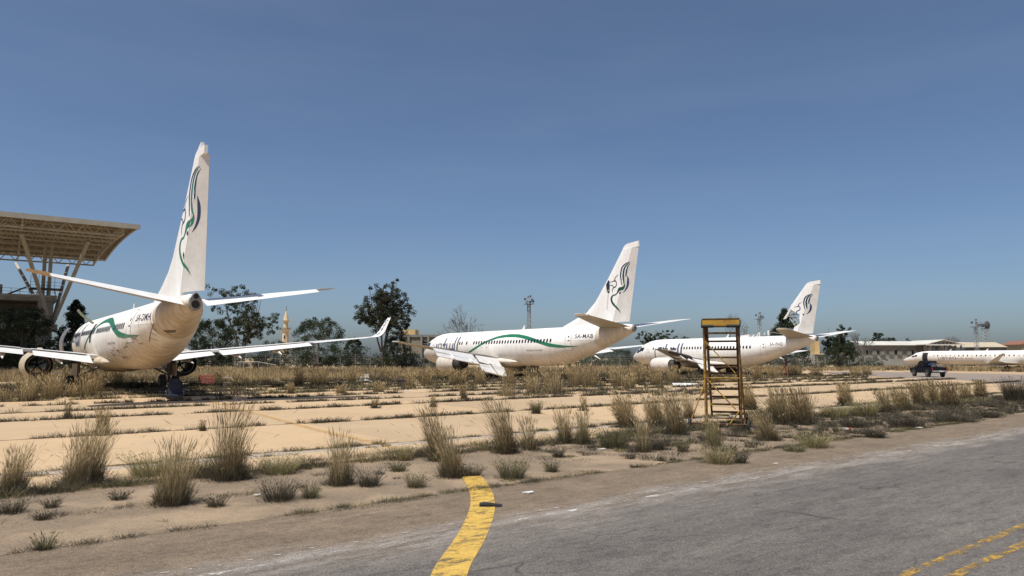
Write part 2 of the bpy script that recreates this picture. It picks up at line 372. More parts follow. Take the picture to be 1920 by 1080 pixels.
# taxiway seen at the right, and the pale concrete strip behind it
tw = [G(*p)[:2] for p in ((1535, 697), (1640, 696.5), (1700, 698.5), (1800, 700.5), (1925, 703), (1990, 706), (2050, 730), (1925, 722), (1850, 716.5), (1770, 710.5), (1690, 708), (1600, 704))]
tag(sheet('taxiway', tw, 0.012, MATS['taxiway_asphalt']), 'dusty grey taxiway where the pickup is driving', kind='structure')
tw = [G(*p)[:2] for p in ((1690, 693.5), (1800, 695.0), (1925, 697.2), (2050, 701), (2040, 704.5), (1925, 702.3), (1800, 699.8), (1700, 698))]
tag(sheet('concrete_strip', tw, -0.01, MATS['apron_concrete']), 'pale concrete strip beyond the taxiway', kind='structure')
tw = [EN(*p)[:2] for p in ((93, 15), (140, 15), (140, 46), (93, 52))]
tag(sheet('apron_end', tw, -0.03, MATS['apron_concrete']), 'sandy end of the apron beside the taxiway', kind='structure')
# ================================================================ AIRLINERS  (local frame: x aft of the nose minus 20, y right wing, z up)
def plane_materials():
    for nm, dirt_shade, seed in (('white_paint_grimy', 1.2, 0.0), ('white_paint_dusty', 0.75, 7.0), ('white_paint_low_dust', 0.6, 13.0), ('white_paint_cleaner', 0.5, 20.0)):
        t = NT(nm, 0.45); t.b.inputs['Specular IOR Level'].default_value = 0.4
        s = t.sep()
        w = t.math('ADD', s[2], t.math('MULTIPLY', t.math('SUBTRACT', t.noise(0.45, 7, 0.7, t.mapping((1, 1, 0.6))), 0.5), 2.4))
        low = t.math('SUBTRACT', 1.0, t.sstep(w, 1.9, 4.3))  # tan towards the belly: real dust plus underside shade painted into the colour
        aft = t.sstep(s[0], 13.75, 14.15) if dirt_shade > 0.6 else t.sstep(s[0], 30, 31)
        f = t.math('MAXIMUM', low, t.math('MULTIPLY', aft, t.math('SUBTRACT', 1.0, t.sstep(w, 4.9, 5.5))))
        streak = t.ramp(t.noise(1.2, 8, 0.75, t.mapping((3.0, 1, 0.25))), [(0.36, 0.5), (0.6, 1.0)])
        f = t.math('MULTIPLY', t.math('MULTIPLY', f, streak), dirt_shade*0.95, clamp=True)
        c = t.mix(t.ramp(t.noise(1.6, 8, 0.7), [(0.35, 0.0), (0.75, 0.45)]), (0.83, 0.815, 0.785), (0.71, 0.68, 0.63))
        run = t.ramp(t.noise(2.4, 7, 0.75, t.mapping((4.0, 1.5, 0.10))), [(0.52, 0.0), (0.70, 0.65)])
        c = t.mix(t.math('MULTIPLY', run, dirt_shade), c, (0.46, 0.41, 0.34))
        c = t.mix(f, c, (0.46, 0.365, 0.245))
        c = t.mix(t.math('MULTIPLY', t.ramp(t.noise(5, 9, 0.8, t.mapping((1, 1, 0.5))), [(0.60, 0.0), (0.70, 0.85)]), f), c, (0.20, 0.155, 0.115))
        # each skin panel weathers a little differently
        cell = t.N.new('ShaderNodeCombineXYZ'); t.L.new(t.math('FLOOR', t.math('MULTIPLY', s[0], 1/2.54)), cell.inputs[0]); t.L.new(t.math('FLOOR', t.math('MULTIPLY', s[2], 1/0.95)), cell.inputs[1])
        wn_ = t.N.new('ShaderNodeTexWhiteNoise'); wn_.noise_dimensions = '2D'; t.L.new(cell.outputs[0], wn_.inputs['Vector'])
        c = t.mix(1.0, c, t.ramp(wn_.outputs['Value'], [(0.0, (0.90, 0.895, 0.885)), (1.0, (1.03, 1.03, 1.03))]), 'MULTIPLY')
        # skin panel seams
        fr = t.math('FRACT', t.math('MULTIPLY', s[0], 1/2.54)); seam = t.math('LESS_THAN', fr, 0.012)
        c = t.mix(t.math('MULTIPLY', seam, 0.18), c, (0.30, 0.27, 0.23))
        t.color(c)
    mat('wing_grey', (0.74, 0.735, 0.72), 0.42, (0.64, 0.625, 0.60), 1.6); mat('underside_shade', (0.40, 0.36, 0.30), 0.55, (0.32, 0.285, 0.235), 1.2)  # darker underside colour stands in for shade below wings and tailplane
    mat('fin_white', (0.82, 0.81, 0.79), 0.45, (0.74, 0.715, 0.68), 1.4, stretch=(1.5, 1, .5))
    mat('rudder_grey', (0.60, 0.57, 0.53), 0.5, (0.50, 0.47, 0.43), 0.8)
    mat('tan_tip', (0.47, 0.37, 0.25), 0.7, (0.36, 0.28, 0.19), 3)
    mat('logo_green', (0.010, 0.135, 0.068), 0.4, (0.02, 0.17, 0.09), 4)
    mat('logo_deep', (0.008, 0.055, 0.034), 0.4)
    mat('logo_navy', (0.018, 0.028, 0.085), 0.4)
    mat('logo_dark', (0.02, 0.025, 0.045), 0.45)
    mat('faded_navy', (0.050, 0.065, 0.125), 0.5, (0.10, 0.12, 0.18), 5)
    mat('window_dark', (0.012, 0.013, 0.016), 0.15)
    mat('cavity_black', (0.012, 0.011, 0.010), 0.9)
    mat('seam_grey', (0.30, 0.28, 0.25), 0.7)
    mat('scratch_brown', (0.16, 0.12, 0.085), 0.8)
    mat('tyre', (0.018, 0.017, 0.016), 0.85, (0.045, 0.04, 0.035), 6)
    mat('gear_metal', (0.16, 0.15, 0.145), 0.5, (0.09, 0.075, 0.07), 4, metal=0.4)
    mat('bare_metal', (0.42, 0.41, 0.40), 0.4, (0.30, 0.29, 0.28), 3, metal=0.7)
    mat('dull_metal', (0.30, 0.275, 0.25), 0.55, (0.20, 0.18, 0.165), 3, metal=0.5)
    mat('core_black', (0.025, 0.023, 0.022), 0.7, (0.06, 0.052, 0.045), 5)
    mat('rib_grey', (0.40, 0.40, 0.38), 0.6, (0.22, 0.22, 0.20), 4)
    mat('inner_green', (0.30, 0.31, 0.20), 0.7, (0.20, 0.22, 0.14), 4)
plane_materials()

ST = np.array([(0, 2.75, 2.75, 0.01), (.12, 2.98, 2.55, .25), (.4, 3.22, 2.35, .5), (1, 3.6, 2.08, .88), (2, 4.18, 1.77, 1.3), (3, 4.8, 1.57, 1.6), (4.2, 5.18, 1.45, 1.78), (5.2, 5.33, 1.41, 1.85), (6.5, 5.4, 1.4, 1.88), (26, 5.41, 1.4, 1.88), (28, 5.41, 1.5, 1.86), (30, 5.42, 1.9, 1.75), (32, 5.43, 2.5, 1.55), (34, 5.43, 3.15, 1.27), (36, 5.42, 3.85, .9), (37.3, 5.4, 4.35, .55), (38.02, 5.3, 4.65, .33)])
class Body:
    def __init__(s, st, cut=0.0):
        s.S = st.copy(); s.S[s.S[:, 0] > 8, 0] -= cut; s.L = s.S[-1, 0]
    def prof(s, a):
        return [float(np.interp(a, s.S[:, 0], s.S[:, i])) for i in (1, 2, 3)]
    def y(s, a, z, off=0.0):
        t, b, w = s.prof(a); zc, h = (t+b)/2, (t-b)/2; q = max(-0.999, min(0.999, (z-zc)/h))
        return -(w*math.sqrt(1-q*q))-off
    def pt(s, a, z, off=0.01):
        """point on the left flank pushed out along the section normal"""
        t, b, w = s.prof(a); zc, h = (t+b)/2, (t-b)/2; q = max(-0.98, min(0.98, (z-zc)/h)); c = math.sqrt(1-q*q)
        ny, nz = c/w, q/h; l = math.hypot(ny, nz)
        return (a-20, -w*c-off*ny/l, zc+h*q+off*nz/l)
    def hull(s, name, m, parent, nseg=48):
        X = sorted(set([float(x) for x in s.S[:, 0]]+[float(x) for x in np.linspace(0, 6.5, 14)]+[float(x) for x in np.linspace(6.5, s.L, 34)])); v = []; f = []
        for a in X:
            t, b, w = s.prof(a)
            for i in range(nseg):
                q = 2*math.pi*i/nseg; v.append((a-20, w*math.cos(q), (t+b)/2+(t-b)/2*math.sin(q)))
        for j in range(len(X)-1):
            for i in range(nseg): f.append((j*nseg+i, (j+1)*nseg+i, (j+1)*nseg+(i+1) % nseg, j*nseg+(i+1) % nseg))
        f += [tuple(range(nseg)), tuple(reversed(range((len(X)-1)*nseg, len(X)*nseg)))]
        me = mesh(name, v, f, m); MB().fix(me); me.polygons.foreach_set('use_smooth', np.ones(len(me.polygons), dtype=bool)); me.set_sharp_from_angle(angle=0.7)
        return link(name, me, parent)
    def patch(s, name, a0, a1, z0, z1, m, parent, off=0.01, na=2, nz=6, slant=0.0):
        v = [s.pt(a0+(a1-a0)*i/na+slant*(j/nz), z0+(z1-z0)*j/nz, off) for j in range(nz+1) for i in range(na+1)]
        f = [(j*(na+1)+i, j*(na+1)+i+1, (j+1)*(na+1)+i+1, (j+1)*(na+1)+i) for j in range(nz) for i in range(na)]
        return link(name, mesh(name, v, f, m, 4), parent)
    def band(s, name, up, lo, m, parent, off=0.012, n=70, rows=4):
        a0, a1 = min(up[0][0], lo[0][0]), max(up[-1][0], lo[-1][0]); v = []; f = []
        ua, uz = zip(*up); la, lz = zip(*lo)
        for i in range(n+1):
            a = a0+(a1-a0)*i/n; zu, zl = np.interp(a, ua, uz), np.interp(a, la, lz); zl = min(zl, zu-0.01)
            for j in range(rows+1): v.append(s.pt(a, zl+(zu-zl)*j/rows, off))
        for i in range(n):
            for j in range(rows): f.append((i*(rows+1)+j, (i+1)*(rows+1)+j, (i+1)*(rows+1)+j+1, i*(rows+1)+j+1))
        return link(name, mesh(name, v, f, m, 4), parent)
    def frame(s, name, a0, a1, z0, z1, m, parent, w=0.035, off=0.016):
        b = MB()
        for (p0, p1, q0, q1) in ((a0, a1, z1-w, z1), (a0, a1, z0, z0+w), (a0, a0+w, z0+w, z1-w), (a1-w, a1, z0+w, z1-w)):
            na, nz = (6, 1) if p1-p0 > w*1.5 else (1, 10)
            v = [s.pt(p0+(p1-p0)*i/na, q0+(q1-q0)*j/nz, off) for j in range(nz+1) for i in range(na+1)]
            b.add(v, [(j*(na+1)+i, j*(na+1)+i+1, (j+1)*(na+1)+i+1, (j+1)*(na+1)+i) for j in range(nz) for i in range(na)])
        me = mesh(name, b.v, b.f, m); return link(name, me, parent)

def text_shapes(body, bold=0.0, shear=0.0):
    cu = bpy.data.curves.new('lettering', 'FONT'); cu.body = body; cu.size = 1; cu.offset = bold; cu.shear = shear; cu.resolution_u = 3
    o = bpy.data.objects.new('lettering', cu); COL.objects.link(o)
    dg = bpy.context.evaluated_depsgraph_get(); me = o.evaluated_get(dg).to_mesh()
    v = [tuple(p.co)[:2] for p in me.vertices]; f = [tuple(p.vertices) for p in me.polygons]
    o.evaluated_get(dg).to_mesh_clear(); bpy.data.objects.remove(o); bpy.data.curves.remove(cu)
    x0, x1 = min(p[0] for p in v), max(p[0] for p in v); y0, y1 = min(p[1] for p in v), max(p[1] for p in v)
    return [((p[0]-x0)/(x1-x0), (p[1]-y0)/(y1-y0)) for p in v], f
def lettering(name, body, a0, a1, z0, z1, fn, m, parent, bold=0.0, shear=0.0):
    v, f = text_shapes(body, bold, shear)
    return link(name, mesh(name, [fn(a0+(a1-a0)*p, z0+(z1-z0)*q) for p, q in v], f, m), parent)

def foil(c):  return 5*(0.2969*math.sqrt(max(c, 0))-0.126*c-0.3516*c*c+0.2843*c**3-0.1015*c**4)
def panel_foil(secs, c0, c1, n=9, rot=0.0, drop=(0, 0), scale=1.0):
    """lofted aerofoil piece between chord fractions; secs = (x_le, y, z, chord, t/c); rot turns it down about its front edge"""
    v = []; f = []; cs = [c0+(c1-c0)*(0.5-0.5*math.cos(math.pi*i/n)) for i in range(n+1)]; k = 2*(n+1)
    for (x, y, z, ch, tc) in secs:
        hx = x+c0*ch; pts = [(x+c*ch, z+foil(c)*tc*ch*0.62*scale) for c in cs]+[(x+c*ch, z-foil(c)*tc*ch*0.38*scale) for c in reversed(cs)]
        for px, pz in pts:
            dx, dz = px-hx, pz-z; v.append((hx+dx*math.cos(rot)+dz*math.sin(rot)+drop[0]-20, y, z-dx*math.sin(rot)+dz*math.cos(rot)+drop[1]))
    for j in range(len(secs)-1):
        for i in range(k): f.append((j*k+i, j*k+(i+1) % k, (j+1)*k+(i+1) % k, (j+1)*k+i))
    f += [tuple(range(k)), tuple(range((len(secs)-1)*k, len(secs)*k))]
    b = MB(); b.add(v, f); return b
def lerp_sec(secs, y):
    ys = [abs(s[1]) for s in secs]; return tuple([float(np.interp(abs(y), ys, [s[i] for s in secs])) if i != 1 else y for i in range(5)])

def wheel(parent, x, y, z, r, w, name='wheel'):
    t = MB(); t.lathe([(-w/2, r*0.55), (-w/2, r*0.86), (-w*0.36, r), (w*0.36, r), (w/2, r*0.86), (w/2, r*0.55)], (0, 0, 0), 'y', 20)
    o = t.build(name, MATS['tyre'], parent, 0.7, (x, y, z))
    h = MB(); h.lathe([(-w*0.54, 0.05*r), (-w*0.53, r*0.5), (w*0.53, r*0.5), (w*0.54, 0.05*r)], (0, 0, 0), 'y', 14); h.build('rim', MATS['dull_metal'], o, 0.7)
    return o

RIB_U = [(12.77, 2.84), (13.96, 3.26), (15.15, 3.69), (16.08, 4.02), (17.3, 4.36), (18.34, 4.63), (19.38, 4.79), (20.85, 4.87), (22.3, 4.82), (23.85, 4.62), (25.0, 4.4), (26.2, 4.13), (27.1, 3.91), (28.9, 3.63), (30.3, 3.48), (32.0, 3.4)]
RIB_L = [(13.2, 2.77), (14.77, 3.29), (16.29, 3.83), (17.43, 4.17), (18.87, 4.45), (20.26, 4.53), (22.0, 4.5), (23.4, 4.35), (24.9, 4.06), (26.5, 3.72), (28.1, 3.38), (29.3, 3.29), (30.5, 3.29), (32.0, 3.37)]
EMBLEM = [  # centre lines (x aft of nose, z) with widths, and paint
 ('n', [(37.72, 11.28, .01), (37.26, 11.13, .08), (36.86, 10.86, .12), (36.68, 10.49, .13), (36.6, 10.09, .13), (36.64, 9.67, .11), (36.68, 9.18, .07)]),
 ('g', [(37.82, 11.24, .01), (37.4, 11.03, .10), (37.1, 10.71, .16), (36.96, 10.31, .18), (36.92, 9.9, .18), (36.96, 9.54, .15), (37.02, 9.23, .05)]),
 ('n', [(37.86, 11.14, .01), (37.54, 10.87, .08), (37.34, 10.48, .15), (37.28, 10.18, .14), (37.24, 9.85, .04)]),
 ('n', [(37.44, 9.99, .02), (37.50, 9.6, .18), (37.46, 9.19, .20), (37.34, 8.89, .16), (37.12, 8.63, .10), (36.86, 8.43, .01)]),
 ('g', [(37.06, 9.3, .02), (37.04, 9.05, .14), (36.86, 8.86, .22), (36.58, 8.82, .26), (36.4, 8.78, .26), (36.26, 8.62, .18), (36.1, 8.43, .10), (35.92, 8.30, .09), (35.64, 8.26, .11), (35.44, 8.11, .16), (35.38, 7.86, .19), (35.52, 7.54, .18), (35.84, 7.21, .16), (36.12, 6.98, .13), (36.32, 6.79, .09), (36.5, 6.53, .01)]),
 ('d', [(36.32, 10.17, .02), (35.96, 9.97, .06), (35.84, 9.78, .06), (35.92, 9.70, .05), (35.56, 9.59, .06), (35.22, 9.54, .03)]),
 ('d', [(35.74, 9.56, .04), (35.96, 9.60, .07), (36.08, 9.31, .08), (35.94, 9.06, .08), (35.68, 8.98, .08), (35.54, 8.78, .07), (35.56, 8.47, .02)]),
 ('d', [(35.14, 9.23, .03), (35.48, 9.23, .06), (35.72, 9.03, .05)]),
 ('n', [(36.47, 8.55, .02), (36.47, 8.43, .20), (36.47, 8.31, .02)])]

CAP = [(36.83, 12.5), (37.1, 12.80), (37.5, 12.93), (38.2, 12.98), (38.86, 13.03)]
def airliner(spec):
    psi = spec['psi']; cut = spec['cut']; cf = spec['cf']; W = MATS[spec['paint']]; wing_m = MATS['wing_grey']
    root = empty('airliner', (spec['x'], spec['y'], spec['dz']), psi-math.pi/2, spec['label'], 'airliner', 'airliners parked on the apron')
    B = Body(ST, cut); S = lambda a: a-cut if a > 24 else (a-cf if a > 8 else a)     # station of the long model -> this model
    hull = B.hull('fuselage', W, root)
    # wing to body fairing
    v = []; f = []; n = 20; X = np.linspace(12.2-cf, 22.6-cf, 15)
    for a in X:
        t = (a-(12.2-cf))/10.4; k = max(0.02, math.sin(math.pi*min(1, max(0, t)))**0.45)
        for i in range(n):
            q = 2*math.pi*i/n; v.append((a-20, 2.0*(0.55+0.45*k)*math.cos(q), 1.85+0.72*k*math.sin(q)))
    for j in range(14):
        for i in range(n): f.append((j*n+i, (j+1)*n+i, (j+1)*n+(i+1) % n, j*n+(i+1) % n))
    f += [tuple(range(n)), tuple(range(14*n, 15*n))]
    b = MB(); b.add(v, f); b.build('belly_fairing', W, root, 1.0)
    # cockpit glass
    for k, (a0, a1, z0, z1) in enumerate(((1.75, 2.45, 3.35, 3.85), (2.5, 3.15, 3.5, 4.2), (3.2, 3.75, 3.65, 4.2))):
        B.patch('cockpit_window', a0, a1, z0, z1, MATS['window_dark'], root, 0.012, 2, 4, 0.25)
    # cabin windows
    wm = {}
    def window(a, z):
        key = 'c' if 6.6 < a < S(25.9) else a
        if key not in wm:
            a_ref = 12.0 if key == 'c' else a; hw, hh = 0.125, 0.19
            ring = [(-hw, -hh*.5), (-hw*.6, -hh), (hw*.6, -hh), (hw, -hh*.5), (hw, hh*.5), (hw*.6, hh), (-hw*.6, hh), (-hw, hh*.5)]
            wm[key] = mesh('window', [(B.pt(a_ref+p, z+q, 0.02)[0]-(a_ref-20), *B.pt(a_ref+p, z+q, 0.02)[1:]) for p, q in ring], [tuple(range(8))], MATS['window_dark'])
        link('window', wm[key], root, (a-20, 0, 0))
    skip = spec.get('skipw', ())
    a = spec['w0']; i = 0
    while a < spec['w1']:
        if i not in skip: window(a, 4.02)
        a += 0.515; i += 1
    # doors
    da = spec['door']
    for a0, a1, z0, z1 in ((da, da+0.78, 3.0, 4.92), (4.55, 5.4, 2.55, 4.5)):
        dr = B.patch('door', a0+.03, a1-.03, z0+.03, z1-.03, MATS['fin_white'] if a0 == da else W, root, 0.010, 2, 10)
        B.frame('door_seam', a0, a1, z0, z1, MATS['seam_grey'], dr)
        B.patch('door_handle', a0+.36, a0+.62, z0+.92, z0+1.0, MATS['logo_dark'], dr, 0.022, 1, 1)
        B.patch('door_window', a0+.34, a0+.48, z0+1.25, z0+1.42, MATS['window_dark'], dr, 0.022, 1, 1)
    for a0 in spec.get('exits', ()):
        e = B.frame('overwing_exit', a0, a0+0.52, 3.45, 4.45, MATS['seam_grey'], root, 0.02)
    # registration
    ra = spec['reg_a']
    B.patch('registration_panel', ra-.15, ra+spec['reg_w']+.22, 3.98, 5.05, MATS['fin_white'], root, 0.008, 4, 6)
    lettering('registration', spec['reg'], ra, ra+spec['reg_w'], 4.17, 4.56, lambda p, q: B.pt(p, q, 0.02), MATS['logo_dark'], root, 0.004)
    if spec.get('ribbon'):
        B.band('ribbon_stripe', RIB_U, RIB_L, MATS['logo_green'], root)
    if spec.get('type_text'):
        lettering('type_lettering', spec['type_text'], 24.3, 27.0, 2.97, 3.12, lambda p, q: B.pt(p, q, 0.015), MATS['logo_dark'], root, 0.0, 0.25)
    # big lettering by the nose: tall bars and blocks
    o = spec['let_off']; LM = MATS['faded_navy']; hz = spec.get('let_low', 3.06)
    bars = [(10.0, 10.24, 3.15, 4.78, LM), (10.6, 10.88, 3.0, 4.82, LM), (7.62, 7.86, 3.3, 4.73, LM), (5.75, 6.0, 3.42, 4.03, LM),
            (6.2, 6.4, 3.42, 4.06, LM), (6.92, 7.12, 3.42, 4.06, LM), (6.4, 6.92, 3.42, 3.54, LM), (6.4, 6.92, 3.94, 4.06, LM), (7.35, 7.62, 3.75, 4.03, LM), (7.86, 8.05, 3.75, 4.03, LM),
            (8.2, 8.45, 3.08, 4.05, LM), (8.95, 9.15, 3.42, 4.05, LM), (9.6, 9.82, 3.42, 4.05, LM), (8.45, 10.0, 3.08, 3.42, LM)]
    if spec.get('let_bars') == 'few':
        bars = [(10.05, 10.35, 3.25, 4.72, LM), (10.7, 11.0, 3.2, 4.72, LM), (7.62, 7.9, 3.85, 4.68, LM), (5.55, 5.72, 2.7, 4.0, MATS['logo_dark']), (6.2, 7.0, 3.75, 4.2, LM), (7.3, 8.2, 3.72, 4.05, LM), (8.9, 9.9, 3.72, 4.05, LM)]
    for a0, a1, z0, z1, m_ in bars: B.patch('nose_letter', a0+o, a1+o, z0, z1, m_, root, 0.014, 1, 6)
    # ---------------- fin and rudder
    kz = spec['fin_k']; ZF = lambda z: 5.4+(z-5.4)*kz
    LEz = [(5.2, 27.5), (5.55, 28.4), (6.3, 30.5), (7.0, 32.05), (7.74, 33.0), (9.9, 34.8), (12.8, 37.02)]
    if spec.get('fin_torn'): LEz = [(5.2, 34.4), (5.9, 34.9), (6.6, 35.15), (7.1, 35.95), (7.9, 35.9), (8.4, 36.0), (9.0, 34.95), (9.4, 34.55), (9.9, 34.8), (12.8, 37.02)]
    LE = lambda z: float(np.interp(z, [p[0] for p in LEz], [p[1] for p in LEz])); TE = lambda z: 37.55+(z-5.5)*(38.9-37.55)/7.4; HG = lambda z: 35.46+(z-5.7)*(38.02-35.46)/6.61
    if spec.get('fin_torn'): HG0 = HG; HG = lambda z: max(HG0(z), LE(z)+.15)
    th = lambda z: 0.27-0.018*(z-5.2)
    LEo = lambda z: float(np.interp(z, (5.2, 5.55, 6.3, 7.0, 7.74, 9.9, 12.8), (27.5, 28.4, 30.5, 32.05, 33.0, 34.8, 37.02)))
    def half(a, z):
        c = (a-LEo(z))/(TE(z)-LEo(z)); return th(z)*min(1.0, foil(min(1, max(0, c)))/0.5)*(1 if c < 0.99 else 0.6)+0.004
    def fin_piece(name, A0, A1, zs, m, n=8, rot=0.0):
        v = []; f = []; k = 2*(n+1)
        for z in zs:
            a0, a1 = A0(z), A1(z); row = [a0+(a1-a0)*i/n for i in range(n+1)]
            for sgn, seq in ((-1, row), (1, list(reversed(row)))):
                for a in seq:
                    x, y = a-a0, sgn*half(a, z); v.append((S(a0)+x*math.cos(rot)-y*math.sin(rot)-20, x*math.sin(rot)+y*math.cos(rot), ZF(z)))
        for j in range(len(zs)-1):
            for i in range(k): f.append((j*k+i, j*k+(i+1) % k, (j+1)*k+(i+1) % k, (j+1)*k+i))
        f += [tuple(range(k)), tuple(range((len(zs)-1)*k, len(zs)*k))]
        b = MB(); b.add(v, f); return b.build(name, m, root, 0.8)
    zs = [5.2, 5.55, 5.9, 6.3, 6.65, 7.0, 7.4, 7.74, 8.2, 8.7, 9.3, 9.9, 10.6, 11.3, 12.0, 12.5]
    if spec.get('fin_torn'): zs = [5.2, 5.9, 6.6, 7.1, 7.11, 7.9, 8.4, 8.45, 9.0, 9.4, 9.9, 10.6, 11.3, 12.0, 12.5]
    fin = fin_piece('fin', LE, lambda z: HG(z)-0.02, zs, MATS['fin_white'])
    rot = spec.get('rudder', 0.0)
    rud = fin_piece('rudder', lambda z: HG(z)+0.015, TE, [5.62]+[5.9+0.66*i for i in range(11)], MATS['rudder_grey'], 6, rot)
    cap = MB(); zt = 12.5                       # broken tip fairing
    for (a0, z0), (a1, z1) in zip(spec.get('cap', CAP)[:-1], spec.get('cap', CAP)[1:]):
        cap.prism([(S(a0), 12.49), (S(a1), 12.49), (S(a1), z1), (S(a0), z0)], -0.085, 0.085, lambda p, q, d: (p-20, d, ZF(q)))
    cap.build('fin_tip', MATS['fin_white'], root)
    def fin_pt(a, z, off=0.012):
        if a > HG(z): x = a-HG(z); y = -half(a, z)-off; return (S(HG(z))+x*math.cos(rot)-y*math.sin(rot)-20, x*math.sin(rot)+y*math.cos(rot), ZF(z))
        return (S(a)-20, -half(a, z)-off, ZF(z))
    for ci, (pm, line) in enumerate(EMBLEM):
        if spec.get('fin_torn') and ci in (4, 7): continue
        es = spec.get('emb_scale', 1.0); line = [(36.5+(p-36.5)*es, 6.45+(q-6.53)*es, w*es) for p, q, w in line]; L_ = smooth_line(line, 5); v = []
        for i, p in enumerate(L_):
            q0, q1 = L_[max(i-1, 0)], L_[min(i+1, len(L_)-1)]; dx, dz = q1[0]-q0[0], q1[1]-q0[1]; l = math.hypot(dx, dz) or 1; w = max(p[2], .008)*spec.get('emb', 1.0)/2
            v += [fin_pt(p[0]-dz/l*w, p[1]+dx/l*w), fin_pt(p[0]+dz/l*w, p[1]-dx/l*w)]
        f = [(2*i, 2*i+1, 2*i+3, 2*i+2) for i in range(len(L_)-1)]
        link('tail_emblem', mesh('tail_emblem', v, f, MATS[{'g': 'logo_green' if es > 1.1 else 'logo_deep', 'n': 'logo_navy', 'd': 'logo_dark'}[pm]]), root)
    for poly, m_ in spec.get('fin_marks', ()):
        link('fin_damage', mesh('fin_damage', [fin_pt(p, q, 0.016) for p, q in poly], [tuple(range(len(poly)))], MATS[m_]), root)
    # loose and exposed parts of the torn fin
    if spec.get('fin_torn'):
        le = MB(); pts = [(33.55, 7.85), (34.05, 8.5), (34.6, 9.45), (34.84, 9.95)]
        for (p, q), (p2, q2) in zip(pts[:-1], pts[1:]): le.prism([(S(p), q), (S(p)+.26, q+.02), (S(p2)+.28, q2), (S(p2), q2)], -0.13, 0.13, lambda a, z, d: (a-20, d, ZF(z)))
        le.build('loose_leading_edge', MATS['fin_white'], root)
        for (p, q, p2, q2, w) in ((34.0, 8.3, 36.0, 7.7, .05), (34.3, 8.75, 35.6, 8.35, .06), (34.5, 9.05, 35.3, 8.8, .05), (34.9, 7.0, 35.9, 7.5, .05), (34.4, 7.9, 35.2, 6.8, .06), (34.9, 8.5, 35.9, 7.2, .05), (33.9, 5.5, 34.6, 6.3, .04)):
            MB().bar((S(p)-20, 0, ZF(q)), (S(p2)-20, 0, ZF(q2)), w, w*2.2).build('exposed_rib', MATS['rib_grey'], root)
        for k in range(5): MB().box((S(34.75+k*.12)-20, 0.02, ZF(8.62-k*.22)), (0.5, 0.12, 0.1)).build('exposed_rib', MATS['core_black' if k % 2 else 'rib_grey'], root)
        MB().tube((S(31.2)-20, 0, 5.4), (S(31.2)-20, 0, 6.15), .13, .12, 8).build('antenna_stub', MATS['fin_white'], root, .7)
        MB().tube((S(31.25)-20, 0, 6.1), (S(32.3)-20, 0.1, 7.2), .035, .03, 6).build('bent_conduit', MATS['rib_grey'], root)
        MB().tube((S(31.25)-20, 0, 5.95), (S(33.6)-20, 0, 5.6), .035, .03, 6).build('bent_conduit', MATS['rib_grey'], root)
        for k in range(9):
            p = (S(28.4)+k*.28-20, random.uniform(-.2, .2), 5.42); MB().bar(p, (p[0]+random.uniform(-.3, .4), p[1], 5.6+random.uniform(0, .45)), .04, .12).build('torn_skin', MATS['fin_white' if k % 2 else 'rib_grey'], root)
        dz = MB(); dz.prism([(S(25.8), 5.36), (S(28.2), 5.36), (S(28.3), 5.74), (S(27.0), 5.6)], -0.2, 0.2, lambda a, z, d: (a-20, d, z)); dz.build('dorsal_fairing', W, root)
        MB().box((S(31.9)-20, 0, 5.425), (3.4, 0.5, 0.06)).build('open_fin_bay', MATS['cavity_black'], root)
    # ---------------- tailplane
    ST_ = [(34.2, .55, 5.12, 4.0, .09), (37.0, 6.3, 5.93, 1.75, .09), (37.75, 7.17, 6.03, 1.15, .08)]
    for sg in (-1, 1):
        secs = [(S(a), sg*y, z, c, t) for a, y, z, c, t in ST_]
        el_rot = spec.get('elev', 0.0)
        shade_underside(panel_foil([secs[0], secs[1]], 0.0, 0.70).build('tailplane', wing_m, root, 0.8), MATS['underside_shade'])
        shade_underside(panel_foil([secs[0], lerp_sec(secs, sg*6.25)], 0.705, 1.0, 6, el_rot).build('elevator', wing_m, root, 0.8), MATS['underside_shade'])
        panel_foil([secs[1], secs[2]], 0.0, 0.99).build('tailplane_tip', MATS[spec['tips']], root, 0.8)
    # tail cone
    tc = MB(); tc.lathe([(-.02, .30), (.12, .26), (.16, .17), (-.05, .15)], (S(38.02)-20, 0, 4.98), 'x', 18, sq=1.15); tc.build('tail_cone_end', MATS['dull_metal'], root, 0.8)
    # ---------------- wings
    WS = [(13.6, 1.45, 2.1, 7.5, .125), (16.7, 5.8, 2.62, 4.55, .115), (22.9, 16.9, 3.8, 1.6, .10)]
    fl = spec['flap']; miss = spec.get('flap_missing', ())
    for sg in (-1, 1):
        secs = [(a-cf, sg*y*(1 if cut == 0 else .86 if y > 10 else 1), z-(0 if cut == 0 else .1*(y > 10)), c, t) for a, y, z, c, t in WS]
        tipy = abs(secs[2][1])
        if cut: secs[2] = (secs[2][0]-.6, *secs[2][1:])
        if spec.get('dark_left') and sg < 0:
            shade_underside(panel_foil([secs[0], secs[1]], 0.0, 0.70, 12).build('wing', wing_m, root, 0.8), MATS['underside_shade'])
            panel_foil([secs[1], secs[2]], 0.0, 0.70, 12, 0, (0, 0), 1.25).build('stripped_outer_wing', MATS['gear_metal'], root, 0.8)
            b = MB(); b.add([(x+.70*c-20+dx, y, z+dz) for x, y, z, c, t in (secs[1], lerp_sec(secs, sg*12.5)) for dx, dz in ((0, -.34*c/4), (0, .30*c/4), (.5, .10*c/4), (.5, -.2*c/4))], [(0, 1, 2, 3), (7, 6, 5, 4)]+[(i, 4+i, 4+(i+1) % 4, (i+1) % 4) for i in range(4)]); b.build('rear_spar', MATS['core_black'], root)
        else: shade_underside(panel_foil([secs[0], secs[1], secs[2]], 0.0, 0.70, 12).build('wing', wing_m, root, 0.8), MATS['underside_shade'])
